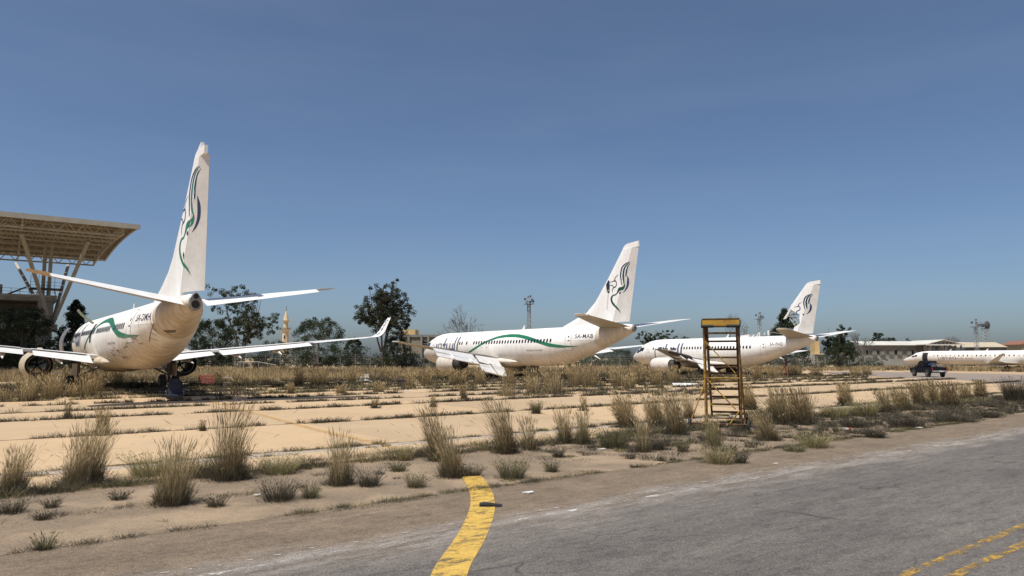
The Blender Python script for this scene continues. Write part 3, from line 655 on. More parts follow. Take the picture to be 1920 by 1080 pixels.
        sp = [lerp_sec(secs, sg*y) for y in (2.4, 5.6)]; sq = [lerp_sec(secs, sg*y) for y in (6.2, 12.0)]
        for seg in ((sp,) if spec.get('dark_left') and sg < 0 else (sp, sq)):
            b = MB(); v = []
            for x, y, z, c, t in seg:
                for cc in (.56, .76): v.append((x+cc*c-20, y, z+foil(cc)*t*c*.62+.03))
            b.prism([v[0], v[1], v[3], v[2]], 0, .02, lambda x, y, z, d: (x, y, z+d)); b.build('spoiler', wing_m, root)
        for k, (ya, yb) in enumerate(((2.2, 5.55), (6.1, 12.2))):
            if (sg, k) in miss: continue
            fr = fl[k] if sg < 0 else spec.get('flap_r', fl)[k]
            ys = [lerp_sec(secs, sg*min(ya, tipy-.6)), lerp_sec(secs, sg*min(yb, tipy-2.2))]
            p = panel_foil(ys, 0.715, 0.93 if fr > .4 else 1.0, 6, fr*.85, (fr*0.35, -fr*0.16), 1.05); o = shade_underside(p.build('flap', wing_m, root, 0.8), MATS['underside_shade'])
            if fr > .4:
                cm = (ys[0][3]+ys[1][3])/2; q = panel_foil(ys, 0.935, 1.13, 5, fr*1.15, (fr*.35-.22*cm*(1-math.cos(fr*.85)), -fr*.17-.22*cm*math.sin(fr*.85)), 1.4); q.build('flap_tab', wing_m, o, 0.8)
        if tipy > 15 or True:
            ys = [lerp_sec(secs, sg*(tipy-4.4)), lerp_sec(secs, sg*(tipy-.5))]
            shade_underside(panel_foil(ys, 0.71, 1.0, 6, 0.04).build('aileron', wing_m, root, 0.8), MATS['underside_shade'])
            shade_underside(panel_foil([lerp_sec(secs, sg*(tipy-.45)), secs[2]], 0.705, 1.0, 5).build('wing_tip_edge', wing_m, root, 0.8), MATS['underside_shade'])
        for fy in (4.0, 7.2, 9.9):
            s_ = lerp_sec(secs, sg*fy); x0 = s_[0]+.45*s_[3]; x1 = s_[0]+s_[3]*1.0+.35+fl[1]*.8; zz = s_[2]-.22; b = MB()
            dr = 0.15+fl[1]*.8
            for (xa, za, ra), (xb, zb, rb) in zip([(x0, zz, .03), (x0+.6, zz-.12, .16), (x0+1.4, zz-.16, .18)], [(x0+.6, zz-.12, .16), (x0+1.4, zz-.16, .18), (x1, zz-.1-dr, .02)]):
                b.tube((xa-20, sg*fy, za), (xb-20, sg*fy, zb), ra, rb, 8)
            b.build('flap_fairing', wing_m, root, 0.8)
        if spec.get('winglet'):
            s2 = secs[2]; v = []; rows = []
            for k in range(9):
                t = k/8; ang = math.radians(8+66*min(1, t*2.0)); rows.append((t, ang))
            y, z, x = s2[1], s2[2], s2[0]; pos = []; dl = 2.1/8
            for t, ang in rows:
                ch = 1.6*(1-t)+.55*t; pos.append((x, y, z, ch)); y += sg*dl*math.cos(ang); z += dl*math.sin(ang)*1.02; x += dl*(.45+.55*t)
            b = MB(); v = []; f = []; n = 7; k2 = 2*(n+1)
            for i, (x, y, z, ch) in enumerate(pos):
                ang = rows[i][1]; nx, nz = -math.sin(ang)*sg, math.cos(ang); cs = [0.5-0.5*math.cos(math.pi*j/n) for j in range(n+1)]
                for sd, seq in ((1, cs), (-1, list(reversed(cs)))):
                    for c in seq: h = sd*foil(c)*.09*ch*.5; v.append((x+c*ch-20, y+nx*h, z+nz*h))
            for j in range(8):
                for i in range(k2): f.append((j*k2+i, j*k2+(i+1) % k2, (j+1)*k2+(i+1) % k2, (j+1)*k2+i))
            f += [tuple(range(k2)), tuple(range(8*k2, 9*k2))]
            b.add(v, f); wl_ = b.build('winglet', MATS['fin_white'], root, 0.9)
            if sg > 0:
                def wpt(p, q):   # p along the winglet (0..1), q across the chord
                    t = 2.2+p*5.2; i = min(7, int(t)); u = t-i; A, C = pos[i], pos[i+1]; x, y, z, ch = [A[k]*(1-u)+C[k]*u for k in range(4)]
                    ang = rows[i][1]; c = .62-.36*q; h = foil(c)*.09*ch*.5+.012
                    return (x+c*ch-20, y-math.sin(ang)*h, z+math.cos(ang)*h)
                lettering('winglet_lettering', 'BURAQ', 0, 1, 0, 1, wpt, MATS['logo_dark'], wl_, 0.0)
        # ---------------- engine
        ex = 12.2-cf; ez = 1.62; ey = sg*4.83
        stripped = spec.get('stripped'); dark = stripped and sg > 0
        en = MB(); en.lathe([(0, .80), (.1, .90), (.35, .985), (1.0, 1.06), (1.8, 1.07), (2.7, 1.0), (3.5, .88), (3.52, .85), (2.6, .90), (1.0, .84), (.15, .76)], (ex-20, ey, ez), 'x', 32, True, 0.94)
        nac = en.build('nacelle', MATS['core_black'] if dark else W, root, 0.7)
        if not dark:
            lp = MB(); lp.lathe([(-.02, .77), (-.06, .82), (-.02, .885), (.1, .905), (.12, .885), (.06, .765)], (ex-20, ey, ez), 'x', 32, True, 0.94); lp.build('inlet_lip', MATS['bare_metal'], nac, 0.8)
        if stripped:
            ri = MB(); ri.lathe([(1.5, .83), (1.5, .58), (1.75, .56), (2.9, .66), (3.0, .84)], (ex-20, ey, ez), 'x', 28, True); ri.build('engine_frame', MATS['core_black'], nac, 0.7)
            hs = MB(); hs.lathe([(3.05, .72), (3.05, .66), (3.2, .66), (3.2, .72)], (ex-20, ey, ez), 'x', 28, True); hs.build('duct_ring', MATS['dull_metal'], nac, 0.7)
            for k in range(5):
                t = k*2*math.pi/5+.4; MB().bar((ex+1.6-20, ey, ez), (ex+1.6-20, ey+.6*math.cos(t), ez+.6*math.sin(t)), .05, .12).build('engine_strut', MATS['core_black'], nac)
        else:
            co = MB(); co.lathe([(2.4, .55), (2.5, .74), (3.4, .74), (4.0, .62), (4.7, .50), (4.72, .3), (5.3, .05)], (ex-20, ey, ez), 'x', 24); co.build('engine_core', MATS['core_black'], nac, 0.8)
            fa = MB(); fa.lathe([(.5, .01), (.85, .22), (.9, .82), (.95, .82), (1.0, .1)], (ex-20, ey, ez), 'x', 24); fa.build('fan', MATS['dull_metal'], nac, 0.8)
        py = MB(); py.prism([(ex+.7, ez+.95), (ex+3.2, ez+.75), (ex+5.6, ez+.62), (ex+5.8, ez+.95), (ex+3.0, ez+1.25)], -.16, .16, lambda p, q, d: (p-20, ey+d, q)); py.build('pylon', W, root, None, bevel=.03)
        # ---------------- main gear
        gz = -spec['dz']; gx = 19.6-cf-20; gy = sg*2.86; rw = .54; b = MB()
        b.tube((gx, gy, 2.2), (gx, gy, gz+rw), .13, .10, 10).tube((gx, gy-.55, gz+rw), (gx, gy+.55, gz+rw), .07, .07, 8)
        b.tube((gx, gy, 1.0+gz), (gx, sg*1.3, 1.7), .06, .06, 8).tube((gx-.1, gy, 1.1+gz), (gx-.9, gy, 2.1), .05, .05, 8)
        leg = b.build('main_gear', MATS['gear_metal'], root, 0.8)
        for wy in (-.43, .43): wheel(leg, gx, gy+wy, gz+rw, rw, .40)
        MB().box((gx+.2, sg*3.1, 1.35+gz*.4), (.9, .05, .9), 0.2).build('gear_door', W, leg, None)
    gx = 4.0-20; gz = -spec['dz']; b = MB(); b.tube((gx, 0, 1.7), (gx, 0, gz+.34), .09, .07, 10).tube((gx, -.3, gz+.34), (gx, .3, gz+.34), .05, .05, 8).tube((gx, 0, gz+.9), (gx-1.0, 0, 1.6), .05, .05, 8)
    leg = b.build('nose_gear', MATS['gear_metal'], root, 0.8)
    for wy in (-.21, .21): wheel(leg, gx, wy, gz+.34, .34, .2)
    # aerial blade on the crown
    bl = MB(); bl.prism([(21.2-cf, 5.38), (21.6-cf, 5.38), (21.75-cf, 5.85), (21.6-cf, 5.85)], -.025, .025, lambda p, q, d: (p-20, d, q)); bl.build('blade_antenna', MATS['fin_white'], root)
    return root, B, S

HOLE = [(34.98, 9.72), (35.16, 9.54), (35.18, 8.86), (35.14, 8.39), (34.92, 8.46), (34.78, 8.69), (34.72, 8.96), (34.62, 9.28)]
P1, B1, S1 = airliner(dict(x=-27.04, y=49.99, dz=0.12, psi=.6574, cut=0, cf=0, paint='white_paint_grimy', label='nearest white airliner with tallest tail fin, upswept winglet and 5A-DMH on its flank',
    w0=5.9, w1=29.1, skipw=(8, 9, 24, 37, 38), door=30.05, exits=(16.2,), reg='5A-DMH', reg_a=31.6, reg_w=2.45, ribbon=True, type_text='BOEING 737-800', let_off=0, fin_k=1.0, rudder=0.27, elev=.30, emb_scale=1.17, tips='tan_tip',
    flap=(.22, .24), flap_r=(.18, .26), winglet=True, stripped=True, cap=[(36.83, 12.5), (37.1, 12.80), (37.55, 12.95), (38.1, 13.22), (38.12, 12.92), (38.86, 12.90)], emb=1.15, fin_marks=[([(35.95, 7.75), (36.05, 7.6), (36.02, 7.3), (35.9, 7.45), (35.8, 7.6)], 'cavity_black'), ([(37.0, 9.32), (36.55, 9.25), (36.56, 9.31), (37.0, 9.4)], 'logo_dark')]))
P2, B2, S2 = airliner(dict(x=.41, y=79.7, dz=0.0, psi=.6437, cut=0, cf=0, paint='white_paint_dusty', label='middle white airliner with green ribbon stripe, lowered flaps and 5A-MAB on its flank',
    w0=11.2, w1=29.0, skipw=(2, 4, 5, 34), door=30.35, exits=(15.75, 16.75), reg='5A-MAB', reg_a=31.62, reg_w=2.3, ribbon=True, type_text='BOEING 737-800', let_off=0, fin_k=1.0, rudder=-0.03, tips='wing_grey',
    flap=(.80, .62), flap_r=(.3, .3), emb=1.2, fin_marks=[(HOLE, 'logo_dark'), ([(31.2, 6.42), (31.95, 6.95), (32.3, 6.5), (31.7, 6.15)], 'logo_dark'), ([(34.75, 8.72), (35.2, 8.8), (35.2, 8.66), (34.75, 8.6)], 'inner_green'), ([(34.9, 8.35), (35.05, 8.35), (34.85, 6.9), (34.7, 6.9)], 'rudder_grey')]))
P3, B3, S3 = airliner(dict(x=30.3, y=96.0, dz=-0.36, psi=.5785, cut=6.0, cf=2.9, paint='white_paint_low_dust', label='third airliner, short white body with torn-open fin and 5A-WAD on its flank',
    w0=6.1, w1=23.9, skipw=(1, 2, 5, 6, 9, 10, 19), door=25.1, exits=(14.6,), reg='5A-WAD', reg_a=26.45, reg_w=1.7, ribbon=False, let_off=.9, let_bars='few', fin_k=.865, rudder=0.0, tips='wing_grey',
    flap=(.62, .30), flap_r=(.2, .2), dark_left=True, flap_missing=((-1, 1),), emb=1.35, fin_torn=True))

# ---- nearest airliner: opened hatch, opened front door, exhaust plate, scuffs on the belly
hb = MB(); pts = []
for k in range(7):      # overwing hatch hinged up along the crown
    t = k/6; pts.append((-1.75-.75*math.sin(t*1.15)*1.5, 4.62+.95*t))
for (y0, z0), (y1, z1) in zip(pts[:-1], pts[1:]): hb.add([(16.0-20, y0, z0), (16.75-20, y0, z0), (16.75-20, y1, z1), (16.0-20, y1, z1), (16.0-20, y0+.06, z0+.05), (16.75-20, y0+.06, z0+.05), (16.75-20, y1+.06, z1+.05), (16.0-20, y1+.06, z1+.05)], [(0, 1, 2, 3), (4, 7, 6, 5), (0, 4, 5, 1), (1, 5, 6, 2), (2, 6, 7, 3), (3, 7, 4, 0)])
hb.build('open_hatch', MATS['inner_green'], P1)
B1.patch('hatch_opening', 16.05, 16.75, 3.25, 4.6, MATS['cavity_black'], P1, 0.024, 2, 8)
B1.patch('front_door_opening', 4.6, 5.5, 2.6, 4.5, MATS['cavity_black'], P1, 0.03, 2, 8)
db = MB()
for k in range(8):
    z0, z1 = 2.7+.25*k, 2.95+.25*k; y = lambda z: B1.y(5.0, min(z, 4.9))-.55
    db.add([(4.3-20, y(z0), z0), (3.5-20, y(z0)-.12, z0), (3.5-20, y(z1)-.12, z1), (4.3-20, y(z1), z1), (4.3-20, y(z0)-.1, z0), (3.5-20, y(z0)-.22, z0), (3.5-20, y(z1)-.22, z1), (4.3-20, y(z1)-.1, z1)], [(0, 1, 2, 3), (4, 7, 6, 5), (0, 4, 5, 1), (1, 5, 6, 2), (2, 6, 7, 3), (3, 7, 4, 0)])
db.build('open_front_door', MATS['bare_metal'], P1)
# teardrop exhaust plate on the very end of the tail
v = []; n = 20
for i in range(n):
    t = 2*math.pi*i/n; s = math.sin(t); v.append((.16, .30*math.cos(t)*(1.0-.45*max(0, s)), .46*s-.02))
ep = MB(); ep.add([(x, y, z) for x, y, z in v]+[(-.25, y*1.0, z) for x, y, z in v], [tuple(range(n)), tuple(range(n, 2*n))]+[(i, (i+1) % n, n+(i+1) % n, n+i) for i in range(n)])
eo = ep.build('exhaust_plate', MATS['dull_metal'], P1, 0.6, (38.1-20, -.02, 4.98))
MB().lathe([(.165, .001), (.17, .13), (.10, .14)], (0, 0, .24), 'x', 16).build('exhaust_hole', MATS['cavity_black'], eo)
MB().lathe([(.165, .001), (.17, .20), (.10, .21)], (0, -.01, -.16), 'x', 18).build('exhaust_hole', MATS['cavity_black'], eo)
rr = random.Random(5)
for k in range(26):      # scuffs and stencils low on the rear body
    a = rr.uniform(24.5, 31.5); z = rr.uniform(1.95, 2.75)+max(0, a-28)*.18; w = rr.uniform(.25, .7); s = rr.uniform(-.25, .1)
    v = [B1.pt(a, z, .012), B1.pt(a+w, z+s, .012), B1.pt(a+w, z+s+rr.uniform(.02, .05), .012), B1.pt(a, z+rr.uniform(.02, .05), .012)]
    link('scuff_mark', mesh('scuff_mark', v, [(0, 1, 2, 3)], MATS['scratch_brown']), P1)
B1.patch('outflow_recess', 34.55, 35.35, 3.30, 3.62, MATS['scratch_brown'], P1, 0.012, 5, 4, .1)
B1.patch('outflow_flap', 34.62, 35.38, 3.22, 3.50, MATS['white_paint_dusty'], P1, 0.03, 5, 4, .1)
for a0, z0, a1, z1 in ((32.6, 3.05, 34.3, 3.95), (33.0, 3.25, 33.25, 3.1), (33.5, 3.5, 33.75, 3.36), (33.9, 3.75, 34.15, 3.6), (30.8, 3.25, 31.3, 3.25)):
    d = math.hypot(a1-a0, z1-z0); px, pz = -(z1-z0)/d*.018, (a1-a0)/d*.018
    link('panel_seam', mesh('panel_seam', [B1.pt(a0+(a1-a0)*k/6+s*px, z0+(z1-z0)*k/6+s*pz, .012) for k in range(7) for s in (-1, 1)], [(2*k, 2*k+1, 2*k+3, 2*k+2) for k in range(6)], MATS['scratch_brown']), P1)

for a in (34.05, 36.2, 32.2):      # frame seams round the rear body
    t_, b_, w_ = B1.prof(a); link('panel_seam', mesh('panel_seam', [B1.pt(a+d, b_+.25+(t_-b_-.45)*k/16, .011) for k in range(17) for d in (0, .022)], [(2*k, 2*k+1, 2*k+3, 2*k+2) for k in range(16)], MATS['seam_grey']), P1)
# ================================================================ REGIONAL JET at the right edge
mat('libyan_dark', (0.05, 0.035, 0.05), 0.5); mat('faded_red', (0.42, 0.20, 0.22), 0.6)
def regional_jet():
    th = 0.52; nose = at(1694, 678, 148); nx, ny = nose[0], nose[1]
    aft = (math.sin(th), -math.cos(th))
    root = empty('regional_jet', (nx+20*aft[0], ny+20*aft[1], 0), th-math.pi/2, 'slim white regional jet cut off by the right edge, front door open', 'airliner')
    st = np.array([(0, 1.75, 1.75, .01), (.12, 1.98, 1.55, .22), (.6, 2.22, 1.28, .55), (1.4, 2.5, 1.1, .86), (2.2, 2.85, 1.02, 1.06), (3.0, 3.3, .98, 1.2), (4.0, 3.52, .96, 1.3), (5.2, 3.62, .95, 1.345), (7.0, 3.64, .95, 1.345), (27, 3.64, .95, 1.345), (30, 3.62, 1.25, 1.25), (34, 3.55, 2.0, .9), (36.2, 3.4, 2.8, .3)])
    B = Body(st); W = MATS['white_paint_cleaner']
    B.hull('fuselage', W, root, 36)
    B.patch('cockpit_window', 2.25, 2.85, 2.4, 2.72, MATS['window_dark'], root, .012, 2, 3, .3); B.patch('cockpit_window', 2.95, 3.5, 2.5, 2.85, MATS['window_dark'], root, .012, 2, 3, .2)
    B.patch('door_opening', 4.75, 5.75, 1.35, 3.25, MATS['cavity_black'], root, .014, 3, 8); B.frame('door_seam', 4.65, 5.85, 1.28, 3.35, MATS['rib_grey'], root, .09, .02)
    a = 7.0; i = 0
    ring = [(-.1, -.08), (-.06, -.15), (.06, -.15), (.1, -.08), (.1, .08), (.06, .15), (-.06, .15), (-.1, .08)]
    wm = mesh('window', [(p, *B.pt(12, 2.72+q, .02)[1:]) for p, q in ring], [tuple(range(8))], MATS['window_dark'])
    wl_ = mesh('window', wm and [(p, *B.pt(12, 2.72+q, .02)[1:]) for p, q in ring], [tuple(range(8))], MATS['rib_grey'])
    while a < 31:
        link('window', wl_ if i in (0, 2, 3, 4, 5, 9, 13, 19, 20) else wm, root, (a-20, 0, 0)); a += 0.80; i += 1
    for a0 in (18.3, 19.6): B.frame('overwing_exit', a0, a0+.6, 2.25, 3.0, MATS['seam_grey'], root, .025)
    lettering('airline_lettering', 'LIBYAN', 7.9, 11.3, 2.02, 2.42, lambda p, q: B.pt(p, q, .02), MATS['libyan_dark'], root, 0.0)
    lettering('airline_lettering', 'AIRLINES', 11.4, 14.4, 2.04, 2.3, lambda p, q: B.pt(p, q, .02), MATS['faded_red'], root, 0)
    lettering('registration', '5A-LAF', 26.2, 28.0, 2.98, 3.2, lambda p, q: B.pt(p, q, .02), MATS['seam_grey'], root, .0)
    B.patch('flag_mark', 28.2, 28.8, 2.98, 3.2, MATS['logo_dark'], root, .02, 1, 2)
    for sg in (-1, 1):
        secs = [(16.4, sg*1.0, 1.15, 5.4, .12), (18.3, sg*4.0, 1.35, 3.2, .11), (22.2, sg*11.0, 1.75, 1.25, .10)]
        panel_foil(secs, 0, 1.0, 10).build('wing', MATS['wing_grey'], root, .8)
        b = MB(); b.prism([(22.2, 1.75), (23.45, 1.75), (24.75, 3.05), (24.3, 3.05)], -.04, .04, lambda p, q, d: (p-20, sg*(11.0+(q-1.75)*.28)+d, q)); b.build('winglet', MATS['tan_tip'], root)
        g = MB(); g.tube((20.5-20, sg*1.9, 1.2), (20.5-20, sg*1.9, .4), .08, .08, 8); l = g.build('main_gear', MATS['gear_metal'], root, .8)
        for wy in (-.22, .22): wheel(l, 20.5-20, sg*1.9+wy, .4, .4, .24)
        e = MB(); e.lathe([(0, .5), (.2, .68), (1.4, .74), (3.0, .62), (3.4, .5), (3.4, .4), (.3, .45)], (27.6-20, sg*2.15, 3.2), 'x', 24, True); e.build('nacelle', W, root, .8)
    b = MB(); b.prism([(30.5, 3.5), (35.8, 3.5), (37.4, 7.4), (35.3, 7.4)], -.12, .12, lambda p, q, d: (p-20, d, q)); b.build('fin', W, root)
    for sg in (-1, 1): panel_foil([(34.8, 0, 7.3, 2.4, .1), (37.0, sg*4.2, 7.3, 1.3, .1)], 0, 1).build('tailplane', W, root, .8)
    g = MB(); g.tube((3.4-20, 0, 1.1), (3.4-20, 0, .25), .06, .06, 8); l = g.build('nose_gear', MATS['gear_metal'], root, .8)
    for wy in (-.13, .13): wheel(l, 3.4-20, wy, .25, .25, .14)
    for a in (9.3, 16.0):
        bl = MB(); bl.prism([(a, 3.6), (a+.35, 3.6), (a+.55, 4.0), (a+.42, 4.0)], -.02, .02, lambda p, q, d: (p-20, d, q)); bl.build('blade_antenna', W, root)
regional_jet()

# ================================================================ TERMINAL RUIN with space-frame canopy
mat('canopy_tan', (0.42, 0.395, 0.325), 0.65, (0.33, 0.31, 0.255), 0.8)
mat('canopy_deck', (0.20, 0.165, 0.11), 0.8, (0.15, 0.125, 0.085), 0.5)
mat('ruin_concrete', (0.30, 0.28, 0.24), 0.9, (0.20, 0.185, 0.16), 0.5, bump=.4, bscale=3)
mat('slab_edge', (0.36, 0.345, 0.315), 0.85, (0.24, 0.225, 0.20), 0.8)
mat('galvanised', (0.34, 0.34, 0.33), 0.5, (0.24, 0.24, 0.235), 3, metal=.4)
mat('dark_steel', (0.07, 0.07, 0.075), 0.6)
CE = (math.cos(.62), math.sin(.62)); CN = (-math.sin(.62), math.cos(.62)); CA = at(260, 424, 110)
def canopy_pt(s, t, dz=0.0):
    """s metres leftwards along the front edge, t 0 front .. 1 back"""
    d = 47*t; return (CA[0]-CE[0]*s+CN[0]*d, CA[1]-CE[1]*s+CN[1]*d, CA[2]+3.2*t*(1-t)+dz)
def canopy():
    root = empty('terminal_canopy', (*canopy_pt(20, .5)[:2], 0), 0, 'cream steel space-frame canopy roof on splayed struts at the far left', 'canopy')
    inv = Vector((-root.location[0], -root.location[1], 0)); L = lambda p: tuple(Vector(p)+inv)
    NS, NTt = 12, 14; SW = 60.0
    for j in range(NTt):       # roof sheets row by row
        t0, t1 = j/NTt+.002, (j+1)/NTt-.002
        b = MB(); P = [canopy_pt(0, t0), canopy_pt(SW, t0), canopy_pt(SW, t1), canopy_pt(0, t1)]
        b.add([L(p) for p in P]+[L((p[0], p[1], p[2]+.08)) for p in P], [(0, 1, 2, 3), (4, 7, 6, 5), (0, 4, 5, 1), (1, 5, 6, 2), (2, 6, 7, 3), (3, 7, 4, 0)]); b.build('roof_sheet', MATS['canopy_deck'], root)
    b = MB(); b.bar(L(canopy_pt(-.2, -.004, -.15)), L(canopy_pt(SW, -.004, -.15)), .35, .75); b.build('front_beam', MATS['canopy_tan'], root)
    b = MB(); b.bar(L(canopy_pt(-.2, 1.004, -.05)), L(canopy_pt(SW, 1.004, -.05)), .3, .45); b.build('rear_beam', MATS['canopy_tan'], root)
    for q in range(14):
        b = MB(); b.bar(L(canopy_pt(-.12, q/14, -.05)), L(canopy_pt(-.12, (q+1)/14, -.05)), .28, .42); b.build('edge_beam', MATS['canopy_tan'], root)
    def truss(p, q, n, depth, name):
        b = MB(); p, q = Vector(p), Vector(q); dn = Vector((0, 0, -depth)); up = Vector((0, 0, -.12))
        b.bar(p+up, q+up, .16, .16).bar(p+dn, q+dn, .26, .26)
        for k in range(n):
            a, c, m_ = p.lerp(q, k/n), p.lerp(q, (k+1)/n), p.lerp(q, (k+.5)/n)
            b.bar(a+up, m_+dn, .13, .13).bar(m_+dn, c+up, .13, .13)
        b.build(name, MATS['canopy_tan'], root)
    for t in (.05, .16, .28, .41, .55, .70, .85, .97): truss(L(canopy_pt(2.2, t)), L(canopy_pt(SW, t)), 24, 1.6, 'roof_truss')
    for s in (2.0, 15.0, 28.0, 41.0):
        for q in range(7): truss(L(canopy_pt(s, q/7+.01)), L(canopy_pt(s, (q+1)/7-.003)), 4, 1.45, 'girder')
    node = Vector(L(at(96, 614, 121.4)))
    for u, v_, Y in ((40, 437, 109), (166, 452, 117), (128, 497, 146), (30, 494, 143)):
        MB().tube(node, L(at(u, v_, Y)), .30, .30, 10).build('strut', MATS['canopy_tan'], root, .8)
    top = at(92, 452, 128)
    for dx in (-.55, .55): MB().tube(L((top[0]+dx, 128, 12.5)), L((top[0]+dx, 128, 23.2)), .30, .30, 10).build('mast', MATS['canopy_tan'], root, .8)
canopy()
def ruin():
    xr = at(100, 600, 123)[0]; root = empty('concrete_terminal', (xr-15*CE[0], 123-15*CE[1], 0), .62, 'dark bare concrete terminal block under the cream canopy', 'building')
    C = MATS['ruin_concrete']; x0, x1 = xr-45, xr; ox, oy = -(xr-15), -123
    def part(nm, xa, xb, ya, yb, za, zb, m): return MB().box(((xa+xb)/2+ox, (ya+yb)/2+oy, (za+zb)/2), (xb-xa, yb-ya, zb-za)).build(nm, m, root, None, bevel=.04)
    part('floor_slab', x0, x1+.3, 122.6, 140, 12.0, 12.95, C); part('slab_edge', x0, x1+.32, 122.45, 122.58, 12.62, 13.05, MATS['slab_edge'])
    part('floor_slab', x0, x1+.6, 122.4, 140, 7.1, 8.0, C); part('slab_edge', x1-9, x1+.62, 122.25, 122.38, 7.3, 8.05, MATS['slab_edge'])
    part('floor_slab', x0, x1, 123, 140, 3.4, 4.0, C)
    for xa in (x1-2.4, x1-12, x1-22, x1-32, x1-42): part('pier', xa, xa+2.3, 123, 126, 0, 12.0, C)
    part('rear_wall', x0, x1-9, 136, 136.6, 8.0, 12.0, C); part('rear_wall', x0, x1-.2, 139, 139.6, 0, 7.1, C); part('core_wall', x1-9, x1-.4, 132, 139, 7.95, 12.05, C)
    part('parapet_block', x1-11.5, x1-7.5, 124, 127, 12.9, 14.7, MATS['slab_edge'])
    for k in range(4): MB().tube((x1-11+k*.9+ox, 125+oy, 14.7), (x1-11+k*.9+ox, 125+oy, 15.4), .05, .05, 6).build('rebar', MATS['dark_steel'], root)
    for k in range(16):
        x = x0+26+k*1.27; MB().tube((x+ox, 122.9+oy, 12.9), (x+ox, 122.9+oy, 14.1), .035, .035, 6).build('rail_post', MATS['dark_steel'], root)
    for z in (13.5, 14.05): MB().tube((x0+26+ox, 122.9+oy, z), (x1+ox, 122.9+oy, z), .03, .03, 6).build('handrail', MATS['dark_steel'], root)
    # small work platform round the mast
    wx, wy = at(92, 452, 128)[0]-root.location[0], 128-root.location[1]; mx = wx*CE[0]+wy*CE[1]-ox; my = wx*CN[0]+wy*CN[1]-oy; part('platform', mx-2.5, mx+2.6, my-2, my+2, 14.6, 14.75, MATS['dark_steel'])
    for dx in (-2.4, -1.2, 0, 1.2, 2.4):
        MB().tube((mx+dx+ox, my-1.9+oy, 14.7), (mx+dx+ox, my-1.9+oy, 17.0 if dx != 0 else 16), .035, .035, 6).build('rail_post', MATS['dark_steel'], root)
    for z in (15.2, 15.8): MB().tube((mx-2.5+ox, my-1.9+oy, z), (mx+2.6+ox, my-1.9+oy, z), .03, .03, 6).build('handrail', MATS['dark_steel'], root)
    for s in (-1, 1): MB().bar((mx-3+ox, my-2.4+s*.5+oy, 14.7), (mx-6.2+ox, my-2.4+s*.5+oy, 13.0), .08, .2).build('stair_stringer', MATS['dark_steel'], root)
    for s in (-1.6, 1.6): MB().bar((mx+s+ox, my-1.5+oy, 13.0), (mx+s*.7+ox, my-1.5+oy, 14.6), .12, .12).build('platform_leg', MATS['dark_steel'], root)
ruin()

# ================================================================ FAR BUILDINGS
mat('beige_render', (0.30, 0.265, 0.19), 0.9, (0.23, 0.20, 0.145), 0.4); mat('ochre_render', (0.62, 0.44, 0.21), 0.9, (0.50, 0.35, 0.17), 0.5)
mat('olive_render', (0.27, 0.265, 0.235), 0.9, (0.215, 0.21, 0.185), 0.3); mat('panel_grey', (0.19, 0.185, 0.165), 0.8, (0.15, 0.15, 0.13), 0.6)
mat('pale_roof', (0.62, 0.60, 0.53), 0.6, (0.50, 0.485, 0.43), 0.4, stretch=(1, .2, 1)); mat('tan_roof', (0.50, 0.42, 0.30), 0.7, (0.42, 0.36, 0.255), 0.4)
mat('blue_grey_wall', (0.12, 0.135, 0.15), 0.85, (0.09, 0.10, 0.11), 0.5); mat('red_roof', (0.22, 0.10, 0.065), 0.8); mat('stone_cream', (0.66, 0.52, 0.33), 0.85, (0.55, 0.42, 0.26), 1.2)
mat('grey_render', (0.26, 0.25, 0.23), 0.9, (0.20, 0.19, 0.175), 0.5); mat('chipped_white', (0.55, 0.50, 0.44), 0.9, (0.30, 0.26, 0.22), 1.0)
mat('red_brick_band', (0.34, 0.17, 0.11), 0.9)
def box_part(root, nm, xa, xb, ya, yb, za, zb, m, bevel=0.0):
    o = root.location; return MB().box(((xa+xb)/2-o[0], (ya+yb)/2-o[1], (za+zb)/2), (xb-xa, yb-ya, zb-za)).build(nm, m, root, None, bevel=bevel)
def px(u, Y): d = ray(u, 671); return d[0]/d[1]*Y
def zz(v, Y): return CH+ray(960, v)[2]/ray(960, v)[1]*Y
# beige flat-roofed block behind the tall eucalyptus
Y = 165; b1 = empty('flat_roof_building', (px(790, Y), Y, 0), 0, 'beige flat-roofed block with ochre rooftop room left of the middle airliner', 'building')
box_part(b1, 'wall', px(748, Y), px(860, Y), Y, Y+14, 0, zz(630, Y), MATS['beige_render']); box_part(b1, 'parapet', px(747, Y), px(861, Y), Y-.3, Y, zz(632, Y), zz(627.5, Y), MATS['grey_render'])
box_part(b1, 'rooftop_room', px(752, Y), px(776, Y), Y+2, Y+8, zz(630, Y), zz(617, Y), MATS['ochre_render'])
for u in (752, 764, 788, 801): box_part(b1, 'pilaster', px(u, Y), px(u+4, Y), Y-.5, Y-.002, 0, zz(628, Y), MATS['grey_render'])
for u, v in ((756, 640), (758, 657), (793, 640), (768, 668), (806, 640), (756, 672)):
    w = box_part(b1, 'window', px(u, Y), px(u+8 if u > 780 else u+4, Y), Y-.06, Y+.05, zz(v+(3.5 if u > 780 else 6), Y), zz(v, Y), MATS['window_dark'])
    box_part(b1, 'window_sill', px(u-.5, Y), px(u+(8.5 if u > 780 else 4.5), Y), Y-.16, Y-.065, zz(v+(4.3 if u > 780 else 6.8), Y), zz(v+(3.5 if u > 780 else 6), Y), MATS['grey_render'])
box_part(b1, 'ground_floor_recess', px(770, Y), px(800, Y), Y-.12, Y-.07, 0, zz(664, Y), MATS['blue_grey_wall'])
Y = 156; lw = empty('boundary_wall', (px(770, Y), Y, 0), 0, 'low grey block wall behind the fence left of the middle airliner nose', 'wall')
